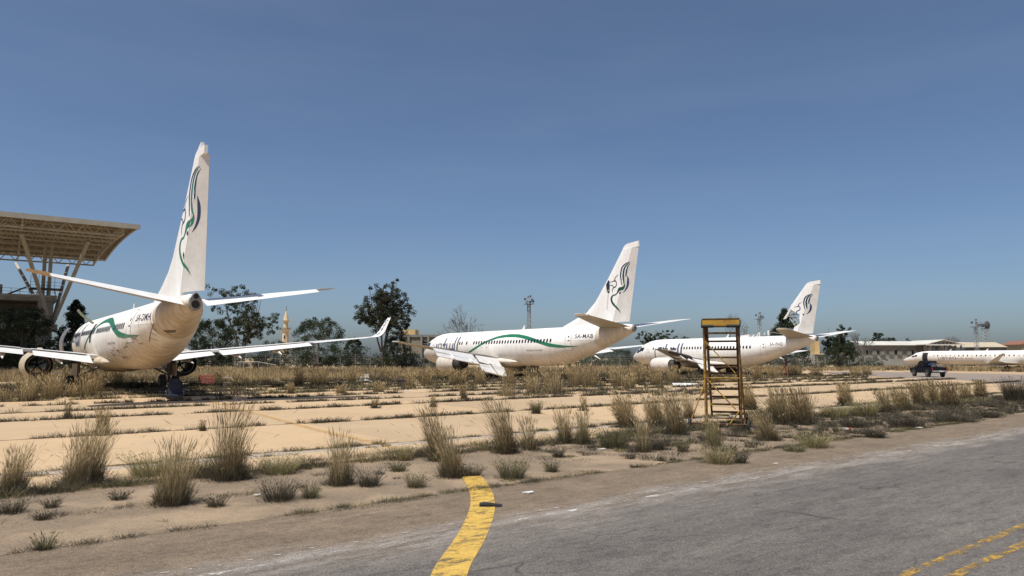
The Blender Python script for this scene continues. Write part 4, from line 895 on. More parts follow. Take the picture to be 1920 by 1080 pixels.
box_part(lw, 'wall_panel', px(742, Y), px(772, Y), Y, Y+.3, 0, zz(671.5, Y), MATS['grey_render'], .03); box_part(lw, 'wall_panel', px(772.3, Y), px(802, Y), Y, Y+.3, 0, zz(671.2, Y), MATS['grey_render'], .03)
# tan tower and chipped hut behind the tail of the third airliner
Y = 172; b2 = empty('gate_house', (px(1540, Y), Y, 0), 0, 'small tan tower with chipped white hut below the torn-tailed airliner', 'building')
box_part(b2, 'tower', px(1532, Y), px(1541, Y), Y+1, Y+4, 0, zz(640, Y), MATS['ochre_render'], .05); box_part(b2, 'hut', px(1529, Y), px(1545, Y), Y-1, Y+3, 0, zz(665, Y), MATS['beige_render'], .05); box_part(b2, 'hut_roof', px(1528, Y), px(1547, Y), Y-1.4, Y+3.2, zz(665, Y), zz(663, Y), MATS['stone_cream'], .03)
box_part(b2, 'chipped_wall', px(1498, Y), px(1528, Y), Y, Y+.4, 0, zz(663, Y), MATS['chipped_white'], .03); box_part(b2, 'chipped_wall', px(1448, Y), px(1497, Y), Y+.4, Y+.8, 0, zz(670, Y), MATS['grey_render'], .03)
# long warehouse
Y = 190; b3 = empty('warehouse', (px(1680, Y), Y, 0), 0, 'long grey warehouse with pale sheet roof behind the regional jet nose', 'building')
xa, xb = px(1623, Y), px(1740, Y); ez, rz_ = zz(647.5, Y), zz(639, Y)
box_part(b3, 'wall', xa+.5, xb, Y+.6, Y+16, 0, ez, MATS['olive_render']); box_part(b3, 'fascia', xa+.2, xb+.3, Y+.2, Y+.58, ez-.75, ez-.02, MATS['panel_grey'])
n = 24
for k in range(n):      # roof sheets
    p, q = xa-.4+(xb-xa+1)*k/n, xa-.4+(xb-xa+1)*(k+1)/n-.02; o = b3.location; k1 = 2.4 if k == 0 else 0
    m_ = MB(); m_.add([(p-o[0], Y-.4-o[1], ez), (q-o[0], Y-.4-o[1], ez), (q-o[0], Y+9-o[1], rz_-k1*.2), (p+k1-o[0], Y+9-o[1], rz_-k1*.2), (p-o[0], Y-.4-o[1], ez+.1), (q-o[0], Y-.4-o[1], ez+.1), (q-o[0], Y+9-o[1], rz_+.1-k1*.2), (p+k1-o[0], Y+9-o[1], rz_+.1-k1*.2)], [(3, 2, 1, 0), (4, 5, 6, 7), (0, 1, 5, 4), (1, 2, 6, 5), (2, 3, 7, 6), (3, 0, 4, 7)]); m_.build('roof_sheet', MATS['pale_roof'], b3)
for k, u in enumerate((1626, 1631.5, 1646, 1664, 1680, 1696, 1711, 1728, 1734)):
    louver = k in (1, 3, 5, 7)
    fr = box_part(b3, 'window', px(u, Y), px(u+4.2, Y), Y+.52, Y+.59, zz(664, Y), zz(656.5, Y), MATS['chipped_white'] if louver else MATS['window_dark'])
    if louver:
        for j in range(3): box_part(b3, 'louvre', px(u+.6, Y), px(u+3.6, Y), Y+.47, Y+.515, zz(663-j*2.3, Y), zz(661.6-j*2.3, Y), MATS['window_dark'])
for u in (1637, 1652, 1669, 1684, 1702, 1717): box_part(b3, 'shade_panel', px(u, Y), px(u+8.5, Y), Y+.2, Y+.3, zz(665.5, Y), zz(656.2, Y), MATS['panel_grey'])
Y = 186; sh = empty('open_shed', (px(1768, Y), Y, 0), 0, 'open-fronted shed with pale gable trusses adjoining the warehouse', 'building'); o = sh.location
xa, xb, xm = px(1733, Y), px(1806, Y), px(1768, Y); ez, rz_ = zz(646.5, Y), zz(637.5, Y)
for sx, xe in ((-1, xa), (1, xb)):
    m_ = MB(); m_.add([(xe-o[0], Y-1-o[1], ez), (xm-o[0], Y-1-o[1], rz_), (xm-o[0], Y+14-o[1], rz_), (xe-o[0], Y+14-o[1], ez), (xe-o[0], Y-1-o[1], ez+.12), (xm-o[0], Y-1-o[1], rz_+.12), (xm-o[0], Y+14-o[1], rz_+.12), (xe-o[0], Y+14-o[1], ez+.12)], [(0, 1, 2, 3), (7, 6, 5, 4), (0, 4, 5, 1), (1, 5, 6, 2), (2, 6, 7, 3), (3, 7, 4, 0)]); m_.build('roof_slope', MATS['pale_roof'], sh)
MB().bar((xa-o[0], -1, ez), (xb-o[0], -1, ez), .2, .3).build('tie_beam', MATS['pale_roof'], sh)
for k in range(9):
    f = (k+1)/10; x = xa+(xb-xa)*f; h = rz_-abs(x-xm)/(xb-xm)*(rz_-ez); MB().bar((x-o[0], -.95, ez), (x-o[0], -.95, h), .1, .1).build('gable_strut', MATS['panel_grey'], sh)
box_part(sh, 'gable_infill', xa+2, xb-2, Y-.2, Y-.1, ez, ez+(rz_-ez)*.6, MATS['panel_grey'])
for k in range(7): x = xa+.6+(xb-xa-1.6)*k/6; box_part(sh, 'post', x, x+.3, Y-.9, Y-.6, 0, ez-.15, MATS['dark_steel'])
for k, (u, m_) in enumerate(((1738, 'olive_render'), (1746, 'chipped_white'), (1753, 'blue_grey_wall'), (1765, 'olive_render'), (1772, 'chipped_white'), (1781, 'olive_render'), (1790, 'panel_grey'))): box_part(sh, 'wall_panel', px(u, Y), px(u+(7 if k != 2 else 11), Y), Y+1+k*.01, Y+1.2+k*.01, 0, ez-.3, MATS[m_])
box_part(sh, 'rear_wall', xa+.5, xb-.5, Y+10, Y+10.3, 0, ez-.1, MATS['cavity_black'])
# tan-roofed hall further right
Y = 205; b4 = empty('tan_roof_hall', (px(1860, Y), Y, 0), 0, 'dark hall with broad tan gabled roof above the regional jet', 'building'); o = b4.location
xa, xb, xg = px(1792, Y), px(1888, Y), px(1908, Y); ez, rz_ = zz(651, Y), zz(641, Y)
box_part(b4, 'wall', xa+9, xb, Y+.5, Y+16, 0, ez, MATS['blue_grey_wall'])
n = 14
for k in range(n):
    p, q = xa+(xb+.3-xa)*k/n, xa+(xb+.3-xa)*(k+1)/n-.02; pt_, qt = px(1800, Y)+(xg-px(1800, Y))*k/n, px(1800, Y)+(xg-px(1800, Y))*(k+1)/n-.02
    m_ = MB(); P = [(p, Y-.2, ez), (q, Y-.2, ez), (qt, Y+9, rz_), (pt_, Y+9, rz_)]; m_.add([(a-o[0], b_-o[1], c) for a, b_, c in P]+[(a-o[0], b_-o[1], c+.1) for a, b_, c in P], [(3, 2, 1, 0), (4, 5, 6, 7), (0, 1, 5, 4), (1, 2, 6, 5), (2, 3, 7, 6), (3, 0, 4, 7)]); m_.build('roof_sheet', MATS['tan_roof'], b4)
m_ = MB(); P = [(xb+.32, Y+.4, 0), (px(1932, Y), Y+18.5, 0), (px(1932, Y), Y+18.5, ez), (xg+.1, Y+9, rz_-.05), (xb+.32, Y+.4, ez)]
m_.add([(a-o[0], b_-o[1], c) for a, b_, c in P]+[(a-o[0]-.3, b_-o[1]+.2, c) for a, b_, c in P], [(0, 1, 2, 3, 4), (9, 8, 7, 6, 5)]+[(i, 5+i, 5+(i+1) % 5, (i+1) % 5) for i in range(5)]); m_.build('gable_wall', MATS['blue_grey_wall'], b4)
box_part(b4, 'gable_window', px(1905, Y), px(1909, Y), Y+7, Y+7.2, zz(655.5, Y), zz(651.5, Y), MATS['window_dark'])
Y = 240; b5 = empty('red_roof_house', (px(1925, Y), Y, 0), 0, 'red roof corner behind the tan-roofed hall at the right edge', 'building'); box_part(b5, 'wall', px(1916, Y), px(1960, Y), Y, Y+9, 0, zz(645, Y), MATS['beige_render']); o = b5.location
m_ = MB(); m_.prism([(px(1913, Y)-o[0], zz(646, Y)), (px(1962, Y)-o[0], zz(645, Y)), (px(1935, Y)-o[0], zz(638, Y))], -.5, 10, lambda p, q, d: (p, d, q)); m_.build('roof', MATS['red_roof'], b5)

# minaret
Y = 260; mn = empty('minaret', (px(534, Y), Y, 0), 0, 'slender cream minaret with balconies seen above the nearest airliner wing', 'minaret')
def ring(nm, v0, v1, r0, r1, m_, n=8): MB().lathe([(zz(v0, Y), r0*1.22), (zz(v1, Y), r1*1.22)], (0, 0, 0), 'z', n).build(nm, m_, mn)
ring('base', 700, 655, 1.5, 1.5, MATS['stone_cream']); ring('brick_band', 655, 651, 1.55, 1.55, MATS['red_brick_band']); ring('shaft', 651, 622, 1.05, .95, MATS['stone_cream']); ring('corbel', 622, 617.5, .95, 1.45, MATS['stone_cream']); ring('balcony', 617.5, 616, 1.55, 1.55, MATS['panel_grey'])
ring('upper_shaft', 616, 604, .72, .68, MATS['stone_cream']); ring('upper_corbel', 604, 601, .7, 1.2, MATS['stone_cream']); ring('crown', 601, 598, .85, .75, MATS['stone_cream']); ring('cone', 598, 583, .72, .12, MATS['stone_cream'], 12); ring('finial', 583, 573, .09, .05, MATS['dark_steel'])
for k in range(6): t = k*math.pi/3+.3; MB().box((1.75*math.cos(t), 1.75*math.sin(t), zz(614.6, Y)), (.12, .12, .5)).build('balcony_post', MATS['panel_grey'], mn)
for k, v in enumerate((645, 632)): MB().box((0, -1.2, zz(v, Y)), (.4, .2, 1.1)).build('slit_window', MATS['window_dark'], mn)

# lattice masts
def lattice(nm, u, vtop, Y, w, label, kind):
    x = px(u, Y); H_ = zz(vtop, Y); root = empty(nm, (x, Y, 0), .3, label, 'mast'); M_ = MATS['galvanised']; hw = w/2; ht = H_-2.2
    for sx in (-1, 1):
        for sy in (-1, 1): MB().tube((sx*hw, sy*hw, 0), (sx*hw*.8, sy*hw*.8, ht), .06, .05, 6).build('leg', M_, root)
    n = int(ht/1.1)
    for k in range(n):
        b = MB(); z0, z1 = ht*k/n, ht*(k+1)/n
        for (ax, ay, bx, by) in ((-1, -1, 1, -1), (1, -1, 1, 1), (1, 1, -1, 1), (-1, 1, -1, -1)):
            s0, s1 = hw*(1-.2*z0/ht), hw*(1-.2*z1/ht); b.tube((ax*s0, ay*s0, z0), (bx*s1, by*s1, z1), .035, .035, 4).tube((bx*s0, by*s0, z0), (ax*s1, ay*s1, z1), .035, .035, 4)
        b.build('brace', M_, root)
    MB().box((0, 0, ht), (2.0, 2.0, .12)).build('platform', MATS['dark_steel'], root)
    if kind == 'lights':
        for k, (dx, dy, dz) in enumerate(((-.8, -.9, .5), (0, -.95, .45), (.75, -.9, .6), (-.3, -.4, 1.7), (.5, .2, 1.9), (-.9, .3, 1.2), (.9, .4, 1.1))):
            MB().box((dx, dy, ht+dz), (.55, .35, .5), .3*k).build('floodlight', MATS['dark_steel'] if k % 3 else M_, root, None, bevel=.04)
        for sx in (-.9, .9): MB().tube((sx, -.9, ht), (sx, -.9, ht+1.6), .035, .035, 5).build('rail_post', M_, root)
        for dz in (.6, 1.2): MB().tube((-.9, -.92, ht+dz), (.9, -.92, ht+dz), .035, .035, 5).build('rail', M_, root)
    else:
        d = MB(); d.lathe([(0, .1), (.1, .9), (.35, 1.35), (.38, 1.38), (.2, .95), (.1, .12)], (.8, -.6, ht+1.2), 'y', 20, True); d.build('dish', MATS['dark_steel'], root, .8)
        d = MB(); d.lathe([(0, .1), (.25, .7), (.28, .72), (.1, .12)], (-1.1, -.4, ht+1.1), 'y', 16, True); d.build('dish', MATS['dark_steel'], root, .8)
        MB().tube((0, 0, ht), (0, 0, ht+2.0), .12, .1, 8).build('dish_post', M_, root)
lattice('floodlight_mast', 992, 553, 170, .8, 'lattice floodlight mast rising behind the middle airliner body', 'lights')
lattice('floodlight_mast', 1426, 585, 220, .9, 'small distant lattice mast between the stepladder and the torn tail', 'lights')
lattice('floodlight_mast', 1833, 598, 195, .8, 'lattice floodlight mast above the tan-roofed hall', 'lights')
lattice('radar_mast', 1850.5, 604, 245, 1.9, 'broad lattice mast with round dishes above the tan-roofed hall', 'dish')

# perimeter fence
mat('fence_steel', (0.20, 0.21, 0.20), 0.6)
def fence(p, q, h, step, label):
    root = empty('perimeter_fence', (*p, 0), 0, label, 'fence'); d = Vector((q[0]-p[0], q[1]-p[1], 0)); n = int(d.length/step)
    pm = MB().tube((0, 0, 0), (0, 0, h), .055, .055, 6).tube((0, 0, h), (0, -.35, h+.4), .045, .035, 6); first = pm.build('post', MATS['fence_steel'], root)
    for k in range(1, n+1): c = first.copy(); COL.objects.link(c); c.parent = root; c.location = d*(k/n)
    for z in (.15, .6, 1.1, 1.6, 2.1, 2.6, h-.1): MB().tube((0, 0, z), tuple(d+Vector((0, 0, z))), .012, .012, 4).build('wire', MATS['fence_steel'], root)
    b = MB(); s = .45; L_ = d.length; u = d.normalized(); k = 0; x = 0
    while x < L_:
        b.add([tuple(u*x+Vector((0, .01, .1))), tuple(u*(x+.02)+Vector((0, .01, .1))), tuple(u*(x+h)+Vector((0, .01, h))), tuple(u*(x+h-.02)+Vector((0, .01, h)))], [(0, 1, 2, 3)])
        b.add([tuple(u*(x+h)+Vector((0, .02, .1))), tuple(u*(x+h+.02)+Vector((0, .02, .1))), tuple(u*x+Vector((0, .02, h))), tuple(u*(x-.02)+Vector((0, .02, h)))], [(0, 1, 2, 3)]); x += s
    link('wire_mesh', mesh('wire_mesh', b.v, b.f, MATS['fence_steel']), root)
fence((-82, 146), (-8, 150), 3.1, 3.0, 'tall wire mesh fence on thin posts in front of the left trees')
fence((14, 152), (108, 176), 3.0, 3.2, 'tall wire mesh fence behind the two right-hand airliners')
# low pipe barrier in front of the fence
pb = empty('pipe_barrier', (px(500, 138), 138, 0), 0, 'low pale pipe barrier slanting down in front of the fence', 'barrier')
MB().tube((-6, 0, 1.5), (-1.5, 0, 1.5), .06, .06, 6).tube((-1.5, 0, 1.5), (1.8, 0, .9), .06, .06, 6).build('rail', MATS['chipped_white'], pb)
for x, h in ((-6, 1.5), (-4.4, 1.5), (-3, 1.5), (-1.5, 1.5), (.2, 1.2), (1.8, .9)): MB().tube((x, 0, 0), (x, 0, h), .05, .05, 6).build('post', MATS['chipped_white'], pb)
# ================================================================ TREES
mat('bark', (0.10, 0.085, 0.07), 0.9, (0.16, 0.14, 0.12), 2.0); mat('bare_twig', (0.12, 0.105, 0.095), 0.9)
def leaf_mat(name, c1, c2):
    t = NT(name, .9); N, L = t.N, t.L; c = t.ramp(t.noise(.9, 4, .6), [(.35, c1), (.65, c2)])
    df = N.new('ShaderNodeBsdfDiffuse'); tr = N.new('ShaderNodeBsdfTranslucent'); mx = N.new('ShaderNodeMixShader'); mx.inputs[0].default_value = .3
    L.new(c, df.inputs[0]); L.new(c, tr.inputs[0]); L.new(df.outputs[0], mx.inputs[1]); L.new(tr.outputs[0], mx.inputs[2]); L.new(mx.outputs[0], N['Material Output'].inputs[0]); return t.m
LEAF = [leaf_mat('leaf_dark', (0.034, 0.046, 0.030), (0.050, 0.064, 0.040)), leaf_mat('leaf_green', (0.058, 0.076, 0.044), (0.082, 0.10, 0.058)), leaf_mat('leaf_olive', (0.10, 0.105, 0.064), (0.13, 0.132, 0.08)), leaf_mat('leaf_brown', (0.10, 0.084, 0.062), (0.13, 0.108, 0.08))]
def leaves(centres, radii, per, size, rng, flat=0.8):
    C = np.repeat(np.asarray(centres), per, 0); Rr = np.repeat(np.asarray(radii), per); n = len(C)
    d = rng.normal(size=(n, 3)); d /= np.linalg.norm(d, axis=1)[:, None]; p = C+d*(Rr*rng.random(n)**0.45)[:, None]*np.array([1, 1, flat])
    u = rng.normal(size=(n, 3)); u /= np.linalg.norm(u, axis=1)[:, None]; w = rng.normal(size=(n, 3)); w -= u*(u*w).sum(1)[:, None]; w /= np.linalg.norm(w, axis=1)[:, None]
    s = size*(0.5+rng.random(n)); a = u*s[:, None]; b = w*(s*0.5)[:, None]
    V = np.stack([p-a, p+b, p+a, p-b], 1).reshape(-1, 3); F = np.arange(4*n).reshape(-1, 4).tolist(); return V, F, n
def grow(rng, H, levels, spread, trunk_r, split=(2, 3), lean=0.0, start=.25):
    segs = []; tips = []
    def rec(p, d, L, r, lv):
        q = p; k = 3
        for i in range(k):
            d = (d+Vector(rng.normal(size=3)*.10)+Vector((0, 0, .03))).normalized(); q2 = q+d*(L/k); segs.append((q, q2, r*(1-i*.12), r*(1-(i+1)*.12), lv)); q = q2
            if lv >= 1 and (i > 0 or lv > 1) and lv < levels: tips.append((q.copy(), lv))
        if lv >= levels: tips.append((q.copy(), lv)); return
        for i in range(int(rng.integers(split[0], split[1]+1))):
            ang = spread*(.6+.7*rng.random()); ax = Vector(rng.normal(size=3)).cross(d).normalized(); nd = Quaternion(ax, ang) @ d
            rec(q, nd, L*(.74+.24*rng.random()), r*.62, lv+1)
    rec(Vector((0, 0, 0)), Vector((lean, 0, 1)).normalized(), H*start, trunk_r, 0)
    return segs, tips
def tree(u, vtop, wpx, Y, kind, seed, label, name='tree', group='trees behind the apron', tone=(0, 1, 1, 2), dens=1.0):
    rng = np.random.default_rng(seed); H = zz(vtop, Y); Wd = wpx/CF*Y; root = empty(name, (px(u, Y), Y, -.05), 0, label, 'tree', group)
    if kind == 'bare':
        segs, tips = grow(rng, H, 6, .50, .016*H, (2, 3), start=.2)
        P = np.array([tuple(t[0]) for t in tips]); top = P[:, 2].max(); wx = np.percentile(np.abs(P[:, :2]), 93); sx, sz = Wd*.46/wx, H*.97/top
        S_ = lambda v: (v[0]*sx, v[1]*sx, v[2]*sz); tr, lm = MB(), MB()
        for a, b_, r0, r1, lv in segs: (tr if lv == 0 else lm).tube(S_(a), S_(b_), max(r0, .026), max(r1, .020), 7 if lv < 2 else 3, False)
        tr.build('trunk', MATS['bare_twig'], root, 1.0); lm.build('limbs', MATS['bare_twig'], root)
    elif kind == 'euca':
        tr, lm = MB(), MB(); forks = []; n = int(200*min(1.7, dens)); C = []; Rr = []
        for k in range(5):
            th = k*1.26+rng.random(); q = Vector((math.cos(th)*Wd*.055*(1+rng.random()), math.sin(th)*Wd*.07, H*(.30+.12*rng.random()))); q2 = Vector((q.x*2.3, q.y*2.3, H*(.55+.15*rng.random()))); q3 = Vector((q.x*2.9, q.y*2.6, H*(.78+.15*rng.random())))
            tr.tube((0, 0, 0), (q.x*.3, q.y*.3, H*.2), .016*H, .013*H, 7, False) if k == 0 else None
            lm.tube((q.x*.3, q.y*.3, H*.18), q, .010*H, .008*H, 6, False).tube(q, q2, .008*H, .005*H, 5, False).tube(q2, q3, .005*H, .002*H, 4, False); forks += [q, q2, q3]
        lob = [(rng.uniform(-.30, .30), rng.uniform(-.3, .3), rng.uniform(.34, .84), rng.uniform(.15, .25)) for _ in range(11)]
        for i in range(n):
            lx, ly, lz, lr = lob[int(rng.integers(len(lob)))]; d = rng.normal(size=3); d /= np.linalg.norm(d); r_ = lr*rng.random()**.4
            c = (lx*Wd+d[0]*r_*Wd, ly*Wd+d[1]*r_*Wd, min(H*.985, lz*H+d[2]*r_*H*.75)); C.append(c); Rr.append(H*rng.uniform(.018, .045))
            if i % 2 == 0: q = min(forks, key=lambda f_: (f_-Vector(c)).length); lm.tube(q, c, .0025*H, .012, 3, False)
        tr.build('trunk', MATS['bark'], root, 1.0); lm.build('limbs', MATS['bark'], root)
        V, F, n = leaves(C, Rr, int(52*max(.7, min(1.4, dens))), .15*(H/18)**.5, rng, .9)
    else:
        tr, lm = MB(), MB(); tr.tube((0, 0, 0), (0, 0, H*.55), .02*H, .010*H, 8, False)
        n = 130; C = []; Rr = []
        for i in range(n):
            t = rng.random()**.8; z = H*(.10+.86*t); th = rng.random()*2*math.pi
            prof = (1-t)**.75 if kind == 'conic' else math.sqrt(max(.02, 1-(2*(t*.9+.02)-.85)**2/1.2)); rad = Wd/2*prof*(.35+.6*rng.random()**.5)
            C.append((rad*math.cos(th), rad*math.sin(th), z)); Rr.append(Wd*.5*rng.uniform(.12, .26)*(.55+.45*prof))
            if i % 4 == 0: lm.tube((0, 0, max(.1*H, z-.25*H)), C[-1], .006*H, .02, 4, False)
        tr.build('trunk', MATS['bark'], root, 1.0); lm.build('limbs', MATS['bark'], root)
        V, F, n = leaves(C, Rr, int(dens*78), .145*(H/12)**.5, rng, .85)
    if kind != 'bare':
        mi = np.asarray(tone)[rng.integers(0, len(tone), n)]; link('crown', mesh('crown', V, F, LEAF, None, mi), root)
tree(137, 558, 96, 128, 'conic', 1, 'dark cone-shaped tree between the concrete terminal and the nearest airliner', 'evergreen_tree', tone=(0, 0, 1), dens=1.3)
tree(38, 575, 118, 108, 'dense', 2, 'dark bushy tree in front of the concrete terminal', 'evergreen_tree', tone=(0, 0, 1), dens=1.5)
tree(398, 597, 84, 138, 'dense', 3, 'dense low dark tree just right of the nearest tail cone', 'evergreen_tree', tone=(0, 0, 1), dens=1.4)
tree(452, 530, 150, 150, 'euca', 4, 'open-crowned gum tree behind the nearest airliner right tailplane', 'eucalyptus_tree', tone=(0, 0, 1, 2), dens=1.25)
tree(597, 594, 98, 145, 'dense', 5, 'round dark tree between the minaret and the winglet', 'evergreen_tree', tone=(0, 1, 1), dens=1.3)
tree(717, 514, 122, 148, 'euca', 6, 'tall ragged brownish gum tree behind the upswept winglet', 'eucalyptus_tree', tone=(0, 0, 1, 3), dens=1.9)
tree(664, 632, 40, 152, 'dense', 7, 'small green tree left of the tall ragged gum', 'evergreen_tree', tone=(0, 1), dens=.8)
tree(745, 630, 60, 146, 'dense', 8, 'dark shrub-like tree at the foot of the tall ragged gum', 'evergreen_tree', tone=(0, 0, 1), dens=.9)
tree(877, 568, 78, 150, 'bare', 9, 'leafless tree standing behind the middle airliner nose', 'bare_tree')
tree(1228, 612, 84, 158, 'euca', 10, 'dark gum tree under the right tailplane of the middle airliner', 'eucalyptus_tree', tone=(0, 0, 1), dens=1.3)
tree(1282, 618, 34, 166, 'euca', 11, 'small slim tree right of the middle airliner right tailplane', 'eucalyptus_tree', tone=(0, 1), dens=.7)
tree(1160, 655, 70, 160, 'dense', 12, 'low dark tree below the middle airliner tail', 'evergreen_tree', tone=(0, 0, 1), dens=.9)
tree(1368, 583, 72, 165, 'bare', 13, 'thin leafless tree behind the top of the stepladder', 'bare_tree')
tree(1474, 576, 92, 150, 'conic', 14, 'dark pine seen through the torn airliner fin', 'evergreen_tree', tone=(0, 0, 1), dens=1.2)
tree(1580, 640, 62, 150, 'dense', 15, 'broad dark bush tree right of the torn-tailed airliner', 'evergreen_tree', tone=(0, 0, 1), dens=1.2)
tree(1570, 607, 52, 152, 'euca', 16, 'upright dark tree behind the third airliner tailplane tip', 'eucalyptus_tree', tone=(0, 0, 1), dens=1.2)
tree(1618, 616, 46, 172, 'bare', 17, 'pale leafless tree at the left end of the warehouse', 'bare_tree')
tree(1648, 622, 30, 215, 'dense', 18, 'dark treetop above the left end of the warehouse roof', 'evergreen_tree', tone=(0, 0, 1), dens=.6)
tree(1672, 631, 30, 218, 'dense', 19, 'low dark treetop second from the left above the warehouse roof', 'evergreen_tree', tone=(0, 1), dens=.5)
tree(1708, 629, 34, 222, 'euca', 20, 'brownish treetop above the middle of the warehouse roof', 'eucalyptus_tree', tone=(0, 3), dens=.6)
tree(1790, 627, 34, 230, 'bare', 21, 'bare treetop between the open shed and the tan-roofed hall', 'bare_tree')
tree(515, 637, 60, 165, 'dense', 22, 'low distant dark tree left of the minaret foot', 'evergreen_tree', tone=(0, 1), dens=.6)
tree(1000, 660, 60, 185, 'dense', 23, 'low far tree under the middle airliner belly', 'evergreen_tree', tone=(0, 1), dens=.4)
tree(1100, 664, 60, 175, 'dense', 24, 'low far tree under the middle airliner rear body', 'evergreen_tree', tone=(0, 1), dens=.5)
tree(1420, 664, 70, 170, 'dense', 25, 'low dark tree under the third airliner rear body', 'evergreen_tree', tone=(0, 1), dens=.6)
# scrub thicket behind the fence and the dark belt of trees far off
rng = np.random.default_rng(77); C = []; Rr = []
for k in range(1000):
    u = rng.uniform(-20, 870) if k < 680 else rng.uniform(1060, 1660); Y = rng.uniform(150, 162) if u < 1000 else rng.uniform(168, 180); h = rng.uniform(.6, 4.2 if u < 1000 else 3.0); C.append((px(u, Y), Y, h*rng.uniform(.3, .9))); Rr.append(rng.uniform(.6, 1.3))
V, F, n = leaves(C, Rr, 48, .19, rng, .8)
tag(link('scrub', mesh('scrub', V, F, LEAF, None, rng.choice([0, 0, 1, 1, 2], n))), 'dark scrub thicket behind the perimeter fence', 'scrub', kind='stuff')
C = []; Rr = []
for k in range(900):
    u = rng.uniform(-250, 2200); Y = rng.uniform(262, 300); top = 3.6+1.6*math.sin(u*.021)+1.2*math.sin(u*.057+1)+.8*math.sin(u*.13); C.append((px(u, Y), Y, max(.8, top)*rng.uniform(.1, 1))); Rr.append(rng.uniform(1.2, 2.4))
V, F, n = leaves(C, Rr, 34, .30, rng, .8)
tag(link('tree_belt', mesh('tree_belt', V, F, LEAF, None, rng.choice([0, 0, 1], n))), 'low dark belt of far-off trees along the horizon', 'tree belt', kind='stuff')
# ================================================================ YELLOW STEPLADDER PLATFORM
mat('rusty_yellow', (0.42, 0.235, 0.028), 0.7, (0.085, 0.04, 0.02), 6.0, lo=.46, hi=.64, detail=8); mat('rusty_brown', (0.075, 0.036, 0.02), 0.85, (0.28, 0.155, 0.028), 5.0, lo=.48, hi=.68, detail=8)
mat('sign_yellow', (0.44, 0.24, 0.02), 0.6, (0.24, 0.12, 0.02), 2.5, lo=.45, hi=.72); mat('black_rubber', (0.015, 0.015, 0.016), 0.8)
def stepladder():
    p = G(1357, 807); root = empty('maintenance_steps', p, -.33, 'rusty yellow wheeled maintenance stepladder standing on the apron edge', 'stepladder'); Yl, Br = MATS['rusty_yellow'], MATS['rusty_brown']
    T = 3.24; fx = .535
    def pipe(nm, a, b, r, m): MB().tube(a, b, r, r, 8).build(nm, m, root, .8)
    for sx in (-1, 1):
        pipe('post', (sx*fx, 0, .2), (sx*fx, 0, T), .026, Br if sx > 0 else Yl); pipe('post', (sx*fx, .72, .2), (sx*fx, .72, T), .026, Br)
        pipe('ladder_rail', (sx*.46, .62, T), (sx*.46, 2.05, .22), .034, Br)
        pipe('base_rail', (sx*.62, -.1, .2), (sx*.62, 2.25, .2), .03, Br); pipe('side_brace', (sx*fx, 0, 1.75), (sx*fx, .72, .9), .018, Yl); pipe('side_brace', (sx*fx, .72, 2.9), (sx*fx, 0, 2.1), .018, Br)
        if sx < 0: pipe('outrigger', (sx*fx, 0, 1.45), (sx*1.0, -.12, .22), .022, Yl)
    for sx in (-1, 1): pipe('handrail', (sx*.50, .60, T+.0), (sx*.50, 2.0, .95), .02, Br); pipe('baluster', (sx*.48, 1.3, 1.05), (sx*.50, 1.3, 2.1), .016, Br); pipe('baluster', (sx*.48, 1.75, .6), (sx*.50, 1.75, 1.4), .016, Yl)
    pipe('side_brace', (fx, .72, .25), (fx, 0, 1.3), .018, Yl); pipe('side_brace', (-fx, 0, .25), (-fx, .72, 1.3), .018, Br)
    pipe('rear_leg', (.5, .3, T), (.62, 1.3, .2), .03, Yl)
    for k in range(11):
        t = (k+.7)/11.5; y, z = .62+1.43*t, T-(T-.22)*t; MB().box((0, y, z), (.92, .15, .06)).build('tread', Br if k % 3 else Yl, root, None, bevel=.006)
    pipe('cross_bar', (-.98, -.1, .2), (.70, -.1, .2), .026, Br); pipe('cross_bar', (-.66, 2.25, .2), (.66, 2.25, .2), .026, Br); pipe('cross_bar', (-fx, 0, 1.62), (fx, 0, 1.62), .02, Yl)
    pipe('cross_brace', (-.5, -.02, 2.78), (.40, -.02, 1.78), .017, Yl); pipe('cross_brace', (-.5, -.02, 1.62), (.38, -.02, .66), .02, Yl); pipe('cross_brace', (.2, .02, .22), (.5, .02, .62), .02, Yl)
    MB().box((0, .36, T+.02), (1.14, .82, .03)).build('platform', MATS['dark_steel'], root)
    MB().box((0, -.06, T+.125), (1.12, .03, .21)).build('front_panel', MATS['sign_yellow'], root, None, bevel=.008)
    MB().box((0, -.045, T+.245), (1.15, .09, .03)).build('panel_cap', Br, root, None, bevel=.006)
    for sx in (-1, 1): MB().box((sx*.58, .33, T+.12), (.03, .80, .2)).build('side_panel', Br, root, None, bevel=.006)
    for x0, x1 in ((-.60, -.22), (.18, .59)): MB().tube((x0, -.11, T+.01), (x1, -.11, T+.01), .05, .05, 10).build('rubber_bumper', MATS['black_rubber'], root, .8)
    MB().tube((.5, .0, T-.05), (.5, .02, T-.28), .02, .02, 6).tube((.5, .02, T-.28), (.58, .02, T-.34), .02, .02, 6).build('hook', MATS['dark_steel'], root)
    for x, y in ((-1.02, -.12), (.74, -.12), (-.66, 2.25), (.66, 2.25)):
        t = MB(); t.lathe([(-.04, .06), (-.045, .15), (-.03, .18), (.03, .18), (.045, .15), (.04, .06)], (0, 0, 0), 'x', 16); o = t.build('wheel', MATS['black_rubber'], root, .8, (x, y, .18))
        MB().lathe([(-.05, .01), (-.05, .06), (.05, .06), (.05, .01)], (0, 0, 0), 'x', 10).build('hub', Br, o)
stepladder()

